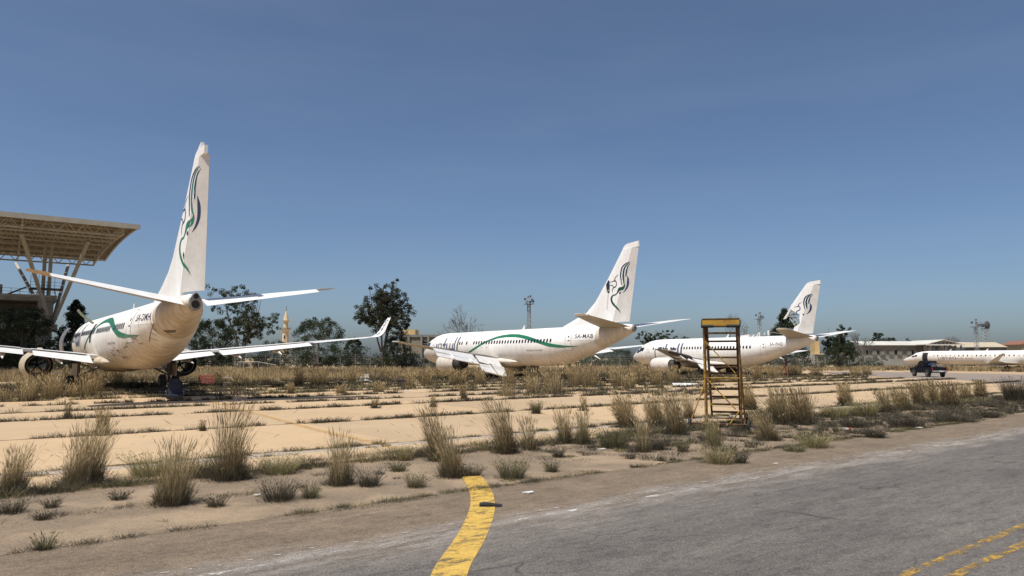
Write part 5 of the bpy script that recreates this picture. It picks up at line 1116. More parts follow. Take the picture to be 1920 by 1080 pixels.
# ================================================================ PICKUP
mat('car_dark', (0.009, 0.011, 0.017), 0.5, (0.016, 0.017, 0.02), 2.0, spec=.08); mat('chrome_dull', (0.42, 0.42, 0.42), 0.35, metal=.7); mat('tail_red', (0.25, 0.015, 0.012), 0.3); mat('tarp_blue', (0.03, 0.08, 0.28), 0.8); mat('car_glass', (0.010, 0.011, 0.013), 0.4, spec=.2); mat('plate_white', (0.6, 0.6, 0.58), .6)
def pickup():
    g = G(1741, 706.5); root = empty('pickup_truck', g, math.radians(86), 'dark blue-black pickup truck loaded with gear driving away on the taxiway', 'pickup'); K = MATS['car_dark']; s = 1.0
    side = lambda p, q, d: (p, d, q)
    b = MB(); b.prism([(-2.6, .62), (-2.2, .5), (2.45, .46), (2.62, .62), (2.62, .95), (2.45, 1.08), (1.35, 1.17), (-.55, 1.17), (-2.6, 1.17)], -.90, .90, side); b.build('body', K, root, None, bevel=.05)
    b = MB(); b.prism([(-.72, 1.16), (1.3, 1.16), (.66, 1.80), (.3, 1.92), (-.45, 1.92), (-.68, 1.78)], -.78, .78, side); cab = b.build('cab', K, root, None, bevel=.07)
    for sy in (-1, 1):
        MB().prism([(-.55, 1.22), (.12, 1.22), (.12, 1.70), (-.45, 1.70)], .785, .792, lambda p, q, d: (p, sy*d, q)).build('side_window', MATS['car_glass'], cab)
        MB().prism([(.2, 1.22), (1.08, 1.22), (.55, 1.66), (.2, 1.70)], .785, .792, lambda p, q, d: (p, sy*d, q)).build('side_window', MATS['car_glass'], cab)
        MB().box((.95, sy*.95, 1.28), (.12, .2, .16)).build('mirror', K, root, None, bevel=.02)
        MB().box((-2.62, sy*.82, .98), (.04, .13, .3)).build('tail_light', MATS['tail_red'], root, None, bevel=.01)
        MB().box((2.6, sy*.68, .85), (.06, .3, .16)).build('headlight', MATS['chrome_dull'], root, None, bevel=.02)
        for x in (-1.55, 1.62):
            MB().prism([(x+.50*math.cos(t*math.pi/8), .44+.52*math.sin(t*math.pi/8)) for t in range(9)], .88, .955, lambda p, q, d: (p, sy*d, q)).build('wheel_arch', MATS['black_rubber'], root)
            wheel(root, x, sy*.84, .40, .40, .27)
    MB().prism([(-.735, 1.25), (-.68, 1.68)], 0, 0, side) if False else None
    MB().box((-.74, 0, 1.46), (.03, 1.36, .42)).build('rear_window', MATS['car_glass'], cab)
    MB().box((-2.66, 0, .70), (.14, 1.7, .2)).build('rear_bumper', MATS['chrome_dull'], root, None, bevel=.03); MB().box((-2.745, -.1, .72), (.02, .5, .12)).build('number_plate', MATS['plate_white'], root)
    MB().box((-2.63, 0, .98), (.05, 1.42, .36)).build('tailgate', K, root, None, bevel=.02)
    for sy in (-1, 1): MB().bar((-2.45, sy*.8, 1.17), (-2.45, sy*.8, 1.5), .05, .05).build('roll_bar', MATS['dark_steel'], root)
    # load in the bed
    for k, (x, y, z, d, m_) in enumerate(((-.98, .25, 1.46, (.25, .42, .2), 'tarp_blue'), (-1.8, -.4, 1.32, (.6, .5, .36), 'tan_tip'), (-2.1, .3, 1.30, (.5, .6, .32), 'bark'), (-1.3, -.45, 1.4, (.5, .5, .5), 'dark_steel'), (-2.25, -.2, 1.28, (.4, .7, .28), 'dull_metal'), (-.98, 0, 1.45, (.3, 1.1, .5), 'dark_steel'))):
        MB().box((x, y, z), d, .3*k).build('cargo_bundle', MATS[m_], root, None, bevel=.08)
pickup()

# ================================================================ THINGS LEFT ON THE APRON
mat('seat_blue', (0.012, 0.019, 0.038), 0.85, (0.03, 0.038, 0.06), 5.0); mat('scrap_white', (0.72, 0.71, 0.68), 0.5, (0.55, 0.53, 0.49), 2.0); mat('crate_red', (0.42, 0.09, 0.07), 0.7, (0.28, 0.10, 0.08), 3); mat('rust_red', (0.20, 0.045, 0.03), 0.8, (0.10, 0.04, 0.03), 4)
def seat():
    root = empty('aircraft_seat', G(327, 747), .35, 'torn-out blue airliner seat sitting on the slabs by the nearest tail', 'seat'); m_ = MATS['seat_blue']
    MB().box((0, -.12, .16), (.92, .52, .16)).build('cushion', m_, root, None, bevel=.05)
    bk = MB(); bk.prism([(-.40, .2), (.40, .2), (.38, .8), (.30, .98), (-.30, .98), (-.38, .8)], .12, .30, lambda p, q, d: (p, d+(q-.2)*.18, q)); bk.build('backrest', m_, root, None, bevel=.05)
    hr = MB(); hr.prism([(-.28, .86), (.28, .86), (.24, 1.08), (-.24, 1.08)], .02, .14, lambda p, q, d: (p, d+(q-.2)*.18, q)); hr.build('headrest', m_, root, None, bevel=.04)
    for sx in (-1, 1): MB().box((sx*.44, -.02, .40), (.07, .46, .07)).build('armrest', MATS['dull_metal'], root, None, bevel=.02); MB().bar((sx*.44, .18, .1), (sx*.44, .18, .42), .05, .04).build('arm_support', MATS['dull_metal'], root)
    MB().box((0, -.1, .05), (.8, .4, .07)).build('seat_frame', MATS['dark_steel'], root)
    MB().bar((.3, .45, .55), (.75, .3, .42), .03, .02).build('loose_belt', MATS['scrap_white'], root)
seat()
def scrap(u, v, poly, z0, z1, label, m_='scrap_white', curve=0.0, name='scrap_panel', cat='scrap panel'):
    p = G(u, v); b = MB(); n = len(poly); V = [(x, y, z0+curve*(1-(x/1.0)**2)) for x, y in poly]
    b.add(V+[(x, y, z+(z1-z0)) for x, y, z in V], [tuple(range(n-1, -1, -1)), tuple(range(n, 2*n))]+[(i, (i+1) % n, n+(i+1) % n, n+i) for i in range(n)])
    o = b.build(name, MATS[m_], None, None, p); tag(o, label, cat); return o
o = scrap(1288, 724, [(-1.15, -.3), (.1, -.45), (1.0, -.2), (.95, .35), (-1.1, .4)], .06, .14, 'pale broken wing panel propped on the slabs near the third airliner'); o.rotation_euler = (.28, 0, .1)
scrap(1268, 733, [(-.5, -.2), (.6, -.15), (.4, .2), (-.4, .2)], .02, .06, 'small flat pale scrap in front of the broken wing panel')
# bowl-shaped white fairing
q = MB(); nb = 12; V = []; F = []
for j in range(5):
    for i in range(nb): t = math.pi*i/(nb-1); ph = j/4; V.append((.62*math.cos(t)*(1-.15*ph), -.5+1.0*ph, .52*math.sin(t)*(1-.35*ph)+.01))
for j in range(4):
    for i in range(nb-1): F.append((j*nb+i, j*nb+i+1, (j+1)*nb+i+1, (j+1)*nb+i))
me = mesh('fairing_shell', V, F, MATS['scrap_white'], 4); o = link('fairing_shell', me, None, G(424, 718)); o.rotation_euler = (0, .1, .5); sm = o.modifiers.new('thickness', 'SOLIDIFY'); sm.thickness = .03; tag(o, 'white dome-shaped fairing shell lying right of the nearest airliner', 'scrap panel')
o = scrap(678, 717, [(-1.6, -.5), (.2, -.6), (1.5, -.3), (1.6, .3), (.3, .5), (-1.4, .3)], .03, .12, 'long flat white sheet lying left of the middle airliner', curve=.15)
o = scrap(360, 723, [(-1.0, -.25), (.9, -.3), (1.1, .2), (-.9, .3)], .05, .11, 'white strip of metal in the shade under the nearest airliner')
o = scrap(310, 736, [(-.5, -.1), (.5, -.15), (.5, .12), (-.5, .1)], .03, .07, 'short pale strip left of the blue seat')
o = scrap(400, 721, [(-1.5, -.12), (1.5, -.1), (1.5, .1), (-1.5, .12)], .12, .2, 'long grey metal rail lying by the white fairing shell', 'dull_metal')
o = scrap(764, 733.5, [(-.35, -.2), (.35, -.22), (.3, .2), (-.3, .2)], .02, .05, 'small white scrap lying on a slab in the middle of the apron')
wb = empty('white_box', G(687, 713), .2, 'small white box standing left of the middle airliner', 'box'); MB().box((0, 0, .28), (.5, .4, .5)).build('box_body', MATS['scrap_white'], wb, None, bevel=.03); MB().box((.0, 0, .56), (.54, .44, .06)).build('box_lid', MATS['scrap_white'], wb, None, bevel=.02); MB().box((-.45, .1, .2), (.3, .3, .38), .4).build('box_flap', MATS['scrap_white'], wb, None, bevel=.02)
bb = empty('black_case', G(757, 721), .1, 'black case lying left of the middle airliner engine', 'case'); MB().box((0, 0, .2), (1.0, .5, .36)).build('case_body', MATS['black_rubber'], bb, None, bevel=.04); MB().box((0, 0, .405), (1.04, .54, .05)).build('case_lid', MATS['dark_steel'], bb, None, bevel=.015)
rc = empty('red_crate', G(386, 722), .3, 'faded red slatted crate beside the nearest airliner right wheel', 'crate')
for k in range(4): MB().box((0, -.42, .14+k*.20), (1.1, .04, .12)).build('slat', MATS['crate_red'], rc, None, bevel=.01); MB().box((0, .42, .14+k*.20), (1.1, .04, .12)).build('slat', MATS['crate_red'], rc, None, bevel=.01)
for sx in (-1, 1):
    for sy in (-1, 1): MB().box((sx*.5, sy*.38, .42), (.07, .06, .84)).build('corner_post', MATS['crate_red'], rc)
# grey service cart by the left wheels of the nearest airliner
ct = empty('service_cart', G(117, 722), .5, 'grey metal cart between the left engine and left wheels of the nearest airliner', 'cart'); MB().box((0, 0, .45), (1.1, .7, .6)).build('cart_body', MATS['dull_metal'], ct, None, bevel=.03); MB().box((0, 0, 1.0), (1.2, .75, .05)).build('cart_top', MATS['chrome_dull'], ct)
for sx in (-1, 1): MB().bar((sx*.5, 0, .75), (sx*.5, 0, 1.0), .05, .05).build('cart_post', MATS['dark_steel'], ct); wheel(ct, sx*.4, -.3, .12, .12, .06)
# jacks under the third airliner
def local3(a, y): psi = .5785; return (30.3+(a-20)*math.sin(psi)+y*math.cos(psi), 96.0-(a-20)*math.cos(psi)+y*math.sin(psi), 0)
def jack(p, h, label):
    r_ = empty('tripod_jack', p, .4, label, 'jack')
    MB().tube((0, 0, .3), (0, 0, h), .12, .09, 10).build('ram', MATS['rust_red'], r_, .8)
    for k in range(3): t = k*2.094; MB().tube((.85*math.cos(t), .85*math.sin(t), .05), (0, 0, h*.72), .06, .05, 8).build('leg', MATS['rust_red'], r_, .8); MB().box((.85*math.cos(t), .85*math.sin(t), .03), (.25, .25, .06)).build('foot', MATS['rust_red'], r_)
    MB().tube((0, 0, h), (0, 0, h+.12), .16, .13, 10).build('pad', MATS['dark_steel'], r_, .8)
jack(local3(27.6, 0), 2.0, 'dark red tripod jack under the tail of the third airliner'); jack(local3(3.2, -.3), 1.15, 'small rust-red tripod jack under the nose of the third airliner')
ws = empty('work_steps', local3(23.4, -2.2), -.4, 'dark lattice work steps leaning below the third airliner rear door', 'steps')
for sy in (-1, 1): MB().bar((-.9, sy*.35, 1.25), (1.1, sy*.35, .1), .07, .07).build('rail', MATS['dark_steel'], ws); MB().bar((-.9, sy*.35, 1.25), (-.9, sy*.35, .0), .07, .07).build('leg', MATS['dark_steel'], ws)
for k in range(7): t = (k+.5)/7; MB().box((-.9+2.0*t, 0, 1.25-1.15*t), (.22, .7, .04)).build('tread', MATS['dull_metal'], ws)
# black shoe on the yellow line
sh_ = G(920, 950); V = []; F = []; nx = 15; nr = 12
for i in range(nx):
    t = i/(nx-1); w = (.022+.030*math.sin(math.pi*min(1, t*1.02))**.5)*(1 if t < .62 else 1-.35*(t-.62)); h = .030+.034*math.sin(math.pi*(1-t)*.62)**2
    for k in range(nr): a = 2*math.pi*k/nr; V.append((-.17+.34*t, w*math.cos(a), max(.0, h*.5+h*.5*math.sin(a))))
for i in range(nx-1):
    for k in range(nr): F.append((i*nr+k, (i+1)*nr+k, (i+1)*nr+(k+1) % nr, i*nr+(k+1) % nr))
F += [tuple(range(nr)), tuple(range((nx-1)*nr, nx*nr))]
sr = empty('shoe', (sh_[0], sh_[1], .007), .12, 'flattened black shoe lying on the broad yellow taxi line', 'shoe')
b = MB(); b.add(V, F); b.build('upper', MATS['black_rubber'], sr, 1.0)
b = MB(); b.lathe([(.055, .018), (.064, .026), (.062, .016)], (-.10, 0, 0), 'z', 12, True); b.build('collar', MATS['dull_metal'], sr, .8)
for k in range(3): MB().box((.0+k*.04, 0, .055-.006*k), (.012, .06, .006)).build('lace', MATS['dark_steel'], sr)
MB().prism([(-.172, -.03), (-.1, -.045), (.1, -.046), (.175, -.025), (.175, .025), (.1, .046), (-.1, .045), (-.172, .03)], 0.0, .012, lambda p, q, d: (p, q, d)).build('sole', MATS['dark_steel'], sr)
# litter
pk = empty('crushed_packet', G(1590, 808), .3, 'crushed red and white packet in the weeds right of the stepladder', 'litter'); MB().prism([(-.13, -.06), (.02, -.08), (.13, -.03), (.10, .07), (-.10, .06)], .02, .09, lambda p, q, d: (p, q+d*.3, d)).build('packet', mat('packet_red', (.55, .05, .05), .5), pk, None, bevel=.01); MB().prism([(-.135, -.062), (-.02, -.082), (-.03, .0), (-.12, .03)], .05, .095, lambda p, q, d: (p, q+d*.3, d)).build('packet_label', MATS['scrap_white'], pk)
for k, (u, v, sc, lb) in enumerate(((483, 929, .06, 'scrap of white paper at the foot of the grey bush'), (1128, 843, .10, 'white paper scrap in the weeds left of the stepladder'), (1722, 803, .14, 'pale torn sheet at the roadside weeds far right'), (990, 925, .10, 'small white scrap on the weed line right of the yellow line'), (1454, 870, .06, 'tiny white fragments on the verge below the stepladder'))):
    p = G(u, v); b = MB(); b.prism([(-1, -.5), (.2, -.7), (1, -.2), (.7, .6), (-.4, .5)], .0, .18, lambda x, y, d: (x*sc, y*sc, d*sc+.1*sc*math.sin(3*x+y)+.01)); tag(b.build('paper_scrap', MATS['scrap_white'], None, None, p), lb, 'litter')
# ================================================================ DRY GRASS AND WEEDS
def blade_mat(name, c1, c2, tl=.38):
    t = NT(name, .8); N, L = t.N, t.L; oi = t.noise(7.0, 4, .6)
    c = t.ramp(oi, [(.35, c1), (.65, c2)])
    df = N.new('ShaderNodeBsdfDiffuse'); tr = N.new('ShaderNodeBsdfTranslucent'); mx = N.new('ShaderNodeMixShader'); mx.inputs[0].default_value = tl
    L.new(c, df.inputs[0]); L.new(c, tr.inputs[0]); L.new(df.outputs[0], mx.inputs[1]); L.new(tr.outputs[0], mx.inputs[2]); L.new(mx.outputs[0], N['Material Output'].inputs[0]); return t.m
GM = [blade_mat('straw', (0.64, 0.52, 0.31), (0.50, 0.395, 0.215)), blade_mat('straw_brown', (0.34, 0.245, 0.13), (0.24, 0.17, 0.09)), blade_mat('dry_olive', (0.165, 0.15, 0.082), (0.115, 0.108, 0.062)), blade_mat('dry_grey_twig', (0.115, 0.098, 0.080), (0.068, 0.058, 0.050), .12), blade_mat('pale_green_blade', (0.34, 0.315, 0.145), (0.23, 0.225, 0.10))]
def blades(rng, n, rad, h0, h1, w, lean=(0, 0), splay=.25, curl=.25, segs=3, base=None, tip=.25, power=.6):
    """thin tapering bent blades; returns verts and faces"""
    th = rng.random(n)*2*np.pi; r = rad*rng.random(n)**power; bx = r*np.cos(th); by = r*np.sin(th)
    if base is not None: bx = bx+base[:, 0]; by = by+base[:, 1]
    H = h0+(h1-h0)*rng.random(n); out = splay*(.3+rng.random(n))*(r/np.maximum(rad, 1e-3)*.7+.3); ang = th+rng.normal(size=n)*.7
    dx = np.cos(ang)*out+lean[0]; dy = np.sin(ang)*out+lean[1]; cu = curl*(rng.random(n)*1.2)
    fa = rng.random(n)*np.pi; wx, wy = np.cos(fa)*w/2, np.sin(fa)*w/2; V = []; k = segs
    for i in range(k+1):
        t = i/k; s = (1-(1-tip)*t)
        px_ = bx+H*(dx*t+cu*np.cos(ang)*t*t+lean[0]*.5*t*t); py_ = by+H*(dy*t+cu*np.sin(ang)*t*t+lean[1]*.5*t*t); pz = H*(t-.18*t*t*np.abs(cu)*2)
        V.append(np.stack([px_-wx*s, py_-wy*s, pz], 1)); V.append(np.stack([px_+wx*s, py_+wy*s, pz], 1))
    V = np.stack(V, 1).reshape(-1, 3); m2 = 2*(k+1); b0 = (np.arange(n)*m2)[:, None]
    q = np.concatenate([b0+np.array([[2*i, 2*i+1, 2*i+3, 2*i+2]]) for i in range(k)], 1).reshape(-1, 4)
    tips = np.stack([(V[k*2::m2]+V[k*2+1::m2])/2], 0)[0]; d = np.stack([dx+2*cu*np.cos(ang)+lean[0], dy+2*cu*np.sin(ang)+lean[1], np.ones(n)*.7], 1); d /= np.linalg.norm(d, axis=1)[:, None]
    return V, q, tips, d
def heads(rng, tips, d, L, w):
    n = len(tips); L = L*(.6+.8*rng.random(n))[:, None]; a = rng.normal(size=(n, 3)); a -= d*(a*d).sum(1)[:, None]; a /= np.linalg.norm(a, axis=1)[:, None]
    V = np.stack([tips-d*L*.1, tips+d*L*.4+a*w/2, tips+d*L, tips+d*L*.4-a*w/2], 1).reshape(-1, 3); return V, np.arange(4*n).reshape(-1, 4)
class Grass:
    def __init__(s): s.V = []; s.F = []; s.M = []; s.k = 0
    def put(s, V, F, m, off=(0, 0, 0)):
        s.V.append(V+np.asarray(off)); s.F.append(F+s.k); s.M.append(np.full(len(F), m) if np.isscalar(m) else m); s.k += len(V)
    def mesh(s, name):
        V = np.concatenate(s.V); F = np.concatenate(s.F); me = bpy.data.meshes.new(name); me.vertices.add(len(V)); me.vertices.foreach_set('co', V.astype(np.float32).ravel())
        me.loops.add(F.size); me.loops.foreach_set('vertex_index', F.astype(np.int32).ravel()); me.polygons.add(len(F)); me.polygons.foreach_set('loop_start', np.arange(0, F.size, 4, dtype=np.int32))
        for m_ in GM: me.materials.append(m_)
        me.polygons.foreach_set('material_index', np.concatenate(s.M).astype(np.int32)); me.update(calc_edges=True); me.validate(); return me
def tall(g, rng, H, W, off=(0, 0, 0), lean=(0, 0), tone=0, dens=1.0, near=1.0):
    """tussock of straw stems with seed heads over a shorter olive-grey base"""
    n = int(380*dens); r = W*.36*rng.uniform(.85, 1.15); w = .0044*near
    V, F, tp, d = blades(rng, n, r, H*.42, H*.98, w, lean, .10*W/H+.06, .13, 4, power=.75); m_ = rng.choice([0, 0, 1, 2] if tone == 0 else [1, 1, 0, 2] if tone == 1 else [4, 4, 0, 2], n); g.put(V, F, np.repeat(m_, 4), off)
    k = int(22*dens)+3 if dens > .5 else 0; V, F, t2, d2 = blades(rng, k, r, H*.55, H*1.12, w, (lean[0]*1.5, lean[1]), .5, .55, 4); g.put(V, F, np.repeat(rng.choice([0, 1], k), 4), off); V, F = heads(rng, t2, d2, .12*H, .010*near); g.put(V, F, rng.choice([0, 1], len(F)), off)
    k = rng.random(n) < .62; V, F = heads(rng, tp[k], d[k], .16*H, .012*near); g.put(V, F, rng.choice([0, 0, 1] if tone != 1 else [0, 1, 1], len(F)), off)
    k = int(320*dens); V, F, tp, d = blades(rng, k, r*1.15, H*.18, H*.55, w*1.3, (lean[0]*.5, lean[1]*.5), .30, .35, 3); g.put(V, F, np.repeat(rng.choice([2, 2, 3, 3, 1], k), 3), off)
    k = int(260*dens); V, F, tp, d = blades(rng, k, r*2.3, H*.06, H*.22, w*1.3, (0, 0), .9, .9, 3, power=.75); g.put(V, F, np.repeat(rng.choice([3, 3, 3, 2], k), 3), off)
def bush(g, rng, H, W, off=(0, 0, 0), tone=3, dens=1.0, near=1.0):
    n = int(420*dens); V, F, tp, d = blades(rng, n, W*.30, H*.35, H*1.0, .0050*near, (0, 0), .95*W/max(H, .01)*.32, .35, 4, power=.55); pal = {3: [3, 3, 3, 2], 2: [2, 2, 3, 4], 4: [4, 4, 2, 0], 0: [0, 4, 2, 1]}[tone]
    g.put(V, F, np.repeat(rng.choice(pal, n), 4), off)
    m_ = rng.random(n) < .5; V, F = heads(rng, tp[m_], d[m_], .05, .010*near); g.put(V, F, rng.choice(pal, len(F)), off)
    V, F, tp, d = blades(rng, int(160*dens), W*.45, H*.1, H*.35, .0055*near, (0, 0), .9, .9, 3); g.put(V, F, np.repeat(rng.choice([3, 3, 2], int(160*dens)), 3), off)

def plant(u, v, vtop, wpx, kind, label, tone=0, lean=(0, 0), dens=1.0, seed=0):
    p = G(u, v); sc = CF/math.hypot(p[0], p[1])*1.0; sc = CF/p[1]; H = (v-vtop)/sc*1.02; W = wpx/sc; rng = np.random.default_rng(1000+seed+int(u)*7+int(v)); g = Grass(); near = max(1.0, p[1]/13)
    if kind == 'tall':
        dd = dens*min(1.6, max(.7, W/.55)); tall(g, rng, H, W*.8, (0, 0, 0), lean, tone, dd, near)
        for k in range(0 if dens < .75 else 3 if W > .45 else 2):      # lower side shoots, so that no two outlines match
            a_ = rng.random()*6.28; q = W*rng.uniform(.22, .48); tall(g, rng, H*rng.uniform(.35, .8), W*rng.uniform(.3, .55), (q*math.cos(a_), q*.7*math.sin(a_), 0), (lean[0]+rng.normal()*.10, rng.normal()*.08), int(rng.choice([tone, 0, 1, 2])), dd*.3, near)
        bush(g, rng, H*rng.uniform(.16, .3), W*rng.uniform(1.0, 1.5), (rng.normal()*.12*W, -.1*W, 0), 3, dd*.7, near)
    else: bush(g, rng, H, W, (0, 0, 0), tone, dens*min(2.2, max(.5, W/.5)), near)
    z = -.02 if toEN(p[0], p[1])[1] < 14.6 else -.005
    nm = 'grass_tussock' if kind == 'tall' else 'dry_bush'; o = link(nm, g.mesh(nm), None, (p[0], p[1], z)); tag(o, label, 'grass tussock' if kind == 'tall' else 'bush', 'grass tussocks along the apron edge' if kind == 'tall' else 'bushes along the apron edge')
PL = [
 (28, 922, 842, 54, 'tall', 'tall straw grass tussock cut by the left edge of the picture', 0, (.06, 0)),
 (165, 906, 800, 92, 'tall', 'broad straw tussock, second from the left in the front row', 0, (.05, 0)),
 (192, 816, 768, 26, 'tall', 'slim brown tussock standing right behind the broad left tussock', 1),
 (330, 944, 832, 70, 'tall', 'straw tussock closest to the road, left of the tallest one', 0, (.02, 0)),
 (425, 898, 766, 66, 'tall', 'tallest brownish tussock in the left half of the front row', 1, (.04, 0)),
 (285, 892, 846, 110, 'bush', 'olive bush filling the gap between the two left tussocks', 4),
 (378, 893, 848, 60, 'bush', 'grey-green bush tucked left of the tallest tussock', 2),
 (524, 886, 849, 90, 'bush', 'low yellow-green grass clump right of the tallest tussock', 4),
 (522, 936, 897, 84, 'bush', 'grey dead bush near the road, right of the tallest tussock', 3),
 (582, 932, 903, 42, 'bush', 'small ragged bush just right of the grey dead bush', 2),
 (635, 908, 812, 44, 'tall', 'narrow straw tussock standing alone left of the yellow line', 0),
 (692, 910, 876, 54, 'bush', 'dark grey bush at the right foot of the lone narrow tussock', 3),
 (780, 912, 888, 48, 'bush', 'round low grey-green bush left of the yellow line', 2),
 (746, 882, 864, 42, 'bush', 'small olive bush behind the round low one', 2),
 (757, 862, 838, 40, 'bush', 'pale yellowish bush left of the leaning pair of tussocks', 0),
 (818, 862, 770, 44, 'tall', 'left one of the leaning pair of brown tussocks above the yellow line', 1, (-.10, 0)),
 (848, 893, 806, 48, 'tall', 'right one of the leaning pair of tussocks above the yellow line', 0, (-.12, 0)),
 (886, 891, 872, 44, 'bush', 'dead grey bush at the foot of the leaning pair', 3),
 (948, 848, 754, 46, 'tall', 'thick left-leaning tussock right of the leaning pair', 0, (-.14, 0)),
 (992, 842, 782, 38, 'tall', 'thin sparse tussock right of the thick left-leaning one', 0, (-.05, 0), .6),
 (960, 895, 856, 70, 'bush', 'grey-green feathery bush right of the yellow line', 2),
 (1034, 883, 862, 34, 'bush', 'small round bush right of the feathery one', 2),
 (1046, 856, 838, 30, 'bush', 'tiny grey bush behind the small round one', 3),
 (1058, 830, 764, 30, 'tall', 'left one of two slim tussocks mid-way to the stepladder', 0, (-.05, 0), .8),
 (1092, 832, 770, 30, 'tall', 'right one of two slim tussocks mid-way to the stepladder', 2, (0, 0), .8),
 (1150, 838, 800, 80, 'bush', 'broad dark olive bush mid-way to the stepladder', 2),
 (1178, 802, 742, 40, 'tall', 'left-leaning tussock behind the broad olive bush', 0, (-.12, 0)),
 (1206, 846, 786, 34, 'tall', 'loose tussock in front of the left-leaning one', 0, (-.02, 0), .7),
 (1228, 802, 744, 34, 'tall', 'dark-based tussock third left of the stepladder', 0, (-.08, 0)),
 (1268, 814, 736, 40, 'tall', 'tall tussock second left of the stepladder', 0, (-.08, 0)),
 (1292, 784, 742, 24, 'tall', 'thin tussock directly left of the stepladder', 0, (-.04, 0), .7),
 (1232, 842, 822, 40, 'bush', 'low grey bush in front of the dark-based tussock', 3),
 (1280, 846, 824, 28, 'bush', 'small grey bush by the stepladder left wheel', 2),
 (1338, 836, 782, 34, 'tall', 'grey-green tussock growing through the stepladder base', 2, (-.04, 0), .7),
 (1348, 868, 834, 76, 'bush', 'pale straw clump in front of the stepladder', 0),
 (1388, 868, 842, 30, 'bush', 'small dark bush right of the pale straw clump', 3),
 (1408, 768, 722, 24, 'tall', 'slim left-leaning tussock just behind the stepladder', 0, (-.16, 0), .8),
 (1428, 792, 764, 60, 'bush', 'dark dead bush right of the stepladder', 3),
 (1440, 824, 772, 44, 'tall', 'ragged left-leaning tussock at the right foot of the stepladder', 0, (-.2, 0), .8),
 (1468, 794, 730, 46, 'tall', 'left half of the big wide tussock right of the stepladder', 0, (-.10, 0)),
 (1504, 794, 732, 48, 'tall', 'right half of the big wide tussock right of the stepladder', 1, (-.06, 0)),
 (1526, 838, 808, 74, 'bush', 'yellow-green clump at the road edge right of the stepladder', 4),
 (1488, 846, 834, 50, 'bush', 'low olive clump joining the road-edge clump', 2),
 (1587, 760, 720, 30, 'tall', 'slim tussock standing clear right of the big wide one', 0, (-.08, 0), .8),
 (1566, 782, 758, 56, 'bush', 'olive clump right of the big wide tussock', 4),
 (1622, 780, 748, 52, 'bush', 'bright olive clump further right of the big wide tussock', 4),
 (1600, 800, 784, 60, 'bush', 'low grey bush behind the crushed packet', 3),
 (1660, 772, 732, 34, 'tall', 'sparse tussock above the grey roadside scrub', 0, (-.10, 0), .7),
 (1692, 768, 726, 40, 'tall', 'leaning tussock, first of the far right row', 0, (-.14, 0), .8),
 (1726, 762, 720, 34, 'tall', 'second leaning tussock of the far right row', 1, (-.14, 0), .8),
 (1752, 758, 716, 34, 'tall', 'third leaning tussock of the far right row', 0, (-.14, 0), .8),
 (1784, 762, 718, 36, 'tall', 'fourth and darkest tussock of the far right row', 1, (-.10, 0), .9),
 (1812, 750, 720, 26, 'tall', 'fifth tussock of the far right row', 0, (-.10, 0), .7),
 (1840, 748, 714, 24, 'tall', 'last tussock of the far right row, by the taxiway bend', 1, (-.04, 0), .8),
 (1905, 752, 704, 52, 'bush', 'large grey-brown bush at the right edge of the picture', 3),
 (1700, 800, 772, 84, 'bush', 'dark tangled bush on the verge at the far right', 3),
 (1790, 790, 768, 90, 'bush', 'bluish grey bush at the far right roadside', 3),
 (1850, 782, 766, 60, 'bush', 'low tangle at the far right roadside end', 3),
 (1640, 820, 800, 50, 'bush', 'grey road-edge bush right of the yellow-green clump', 3),
 (22, 960, 934, 60, 'bush', 'flat grey bush at the lower left edge', 3),
 (96, 950, 934, 34, 'bush', 'small round grey bush at lower left', 3),
 (80, 972, 958, 40, 'bush', 'smaller grey bush below the round one at lower left', 3),
 (84, 1030, 1000, 38, 'bush', 'thin dry weed nearest the road at lower left', 2),
 (224, 935, 920, 40, 'bush', 'low grey bush right of the broad left tussock', 3),
 (405, 948, 928, 44, 'bush', 'small grey bush right of the front tussock', 3),
 (1005, 775, 752, 22, 'bush', 'dark upright weed out on the slabs in mid-picture', 2),
 (1094, 770, 744, 16, 'tall', 'rusty brown upright weed out on the slabs', 1, (0, 0), .5),
 (126, 784, 752, 14, 'tall', 'single dark brown weed on the slabs at left', 1, (0, 0), .5),
 (702, 765, 748, 16, 'tall', 'little leaning weed alone on the slabs', 1, (.05, 0), .6),
 (380, 808, 788, 12, 'tall', 'small dark weed behind the tallest tussock', 1, (0, 0), .6),
 (812, 763, 742, 12, 'tall', 'thin pale weed on the slabs above the leaning pair', 0, (0, 0), .6),
]
for row in PL:
    u, v, vt, w, kind, lb, tone = row[:7]; plant(u, v, vt, w, kind, lb, tone, row[7] if len(row) > 7 else (0, 0), row[8] if len(row) > 8 else 1.0)

# weeds along the joints, low litter of dead stalks on the verge: nobody could count these
rng = np.random.default_rng(21); g = Grass()
PAL = np.array([[3, 3, 3, 2], [3, 3, 3, 2], [3, 2, 3, 2], [2, 2, 3, 4], [0, 4, 2, 1]])
def weeds(P, H, W, k, dark=False, wd=.0075):
    """many low weeds at once: P (m,2) places, H and W (m,) sizes, k blades each"""
    P, H, W = np.asarray(P, float), np.asarray(H, float), np.asarray(W, float); m = len(P)
    if m == 0: return
    sc = np.maximum(1.0, P[:, 1]/12); tone = rng.integers(0, 3 if dark else 5, m); off = (0, 0, -.04)
    def layer(kk, rad, h0, h1, spl, curl, segs):
        i = np.repeat(np.arange(m), kk); n = len(i)
        V, F, tp, d = blades(rng, n, (W*rad)[i], (H*h0)[i], (H*h1)[i], (wd*sc)[i], (0, 0), spl[i], curl, segs, base=P[i], power=.6)
        g.put(V, F, np.repeat(PAL[tone[i], rng.integers(0, 4, n)], segs), off)
    layer(k, .32, .35, 1.0, np.minimum(2.2, .30*W/H), .35, 3); layer(max(3, k//2), .5, .10, .40, np.full(m, .9), .9, 2)
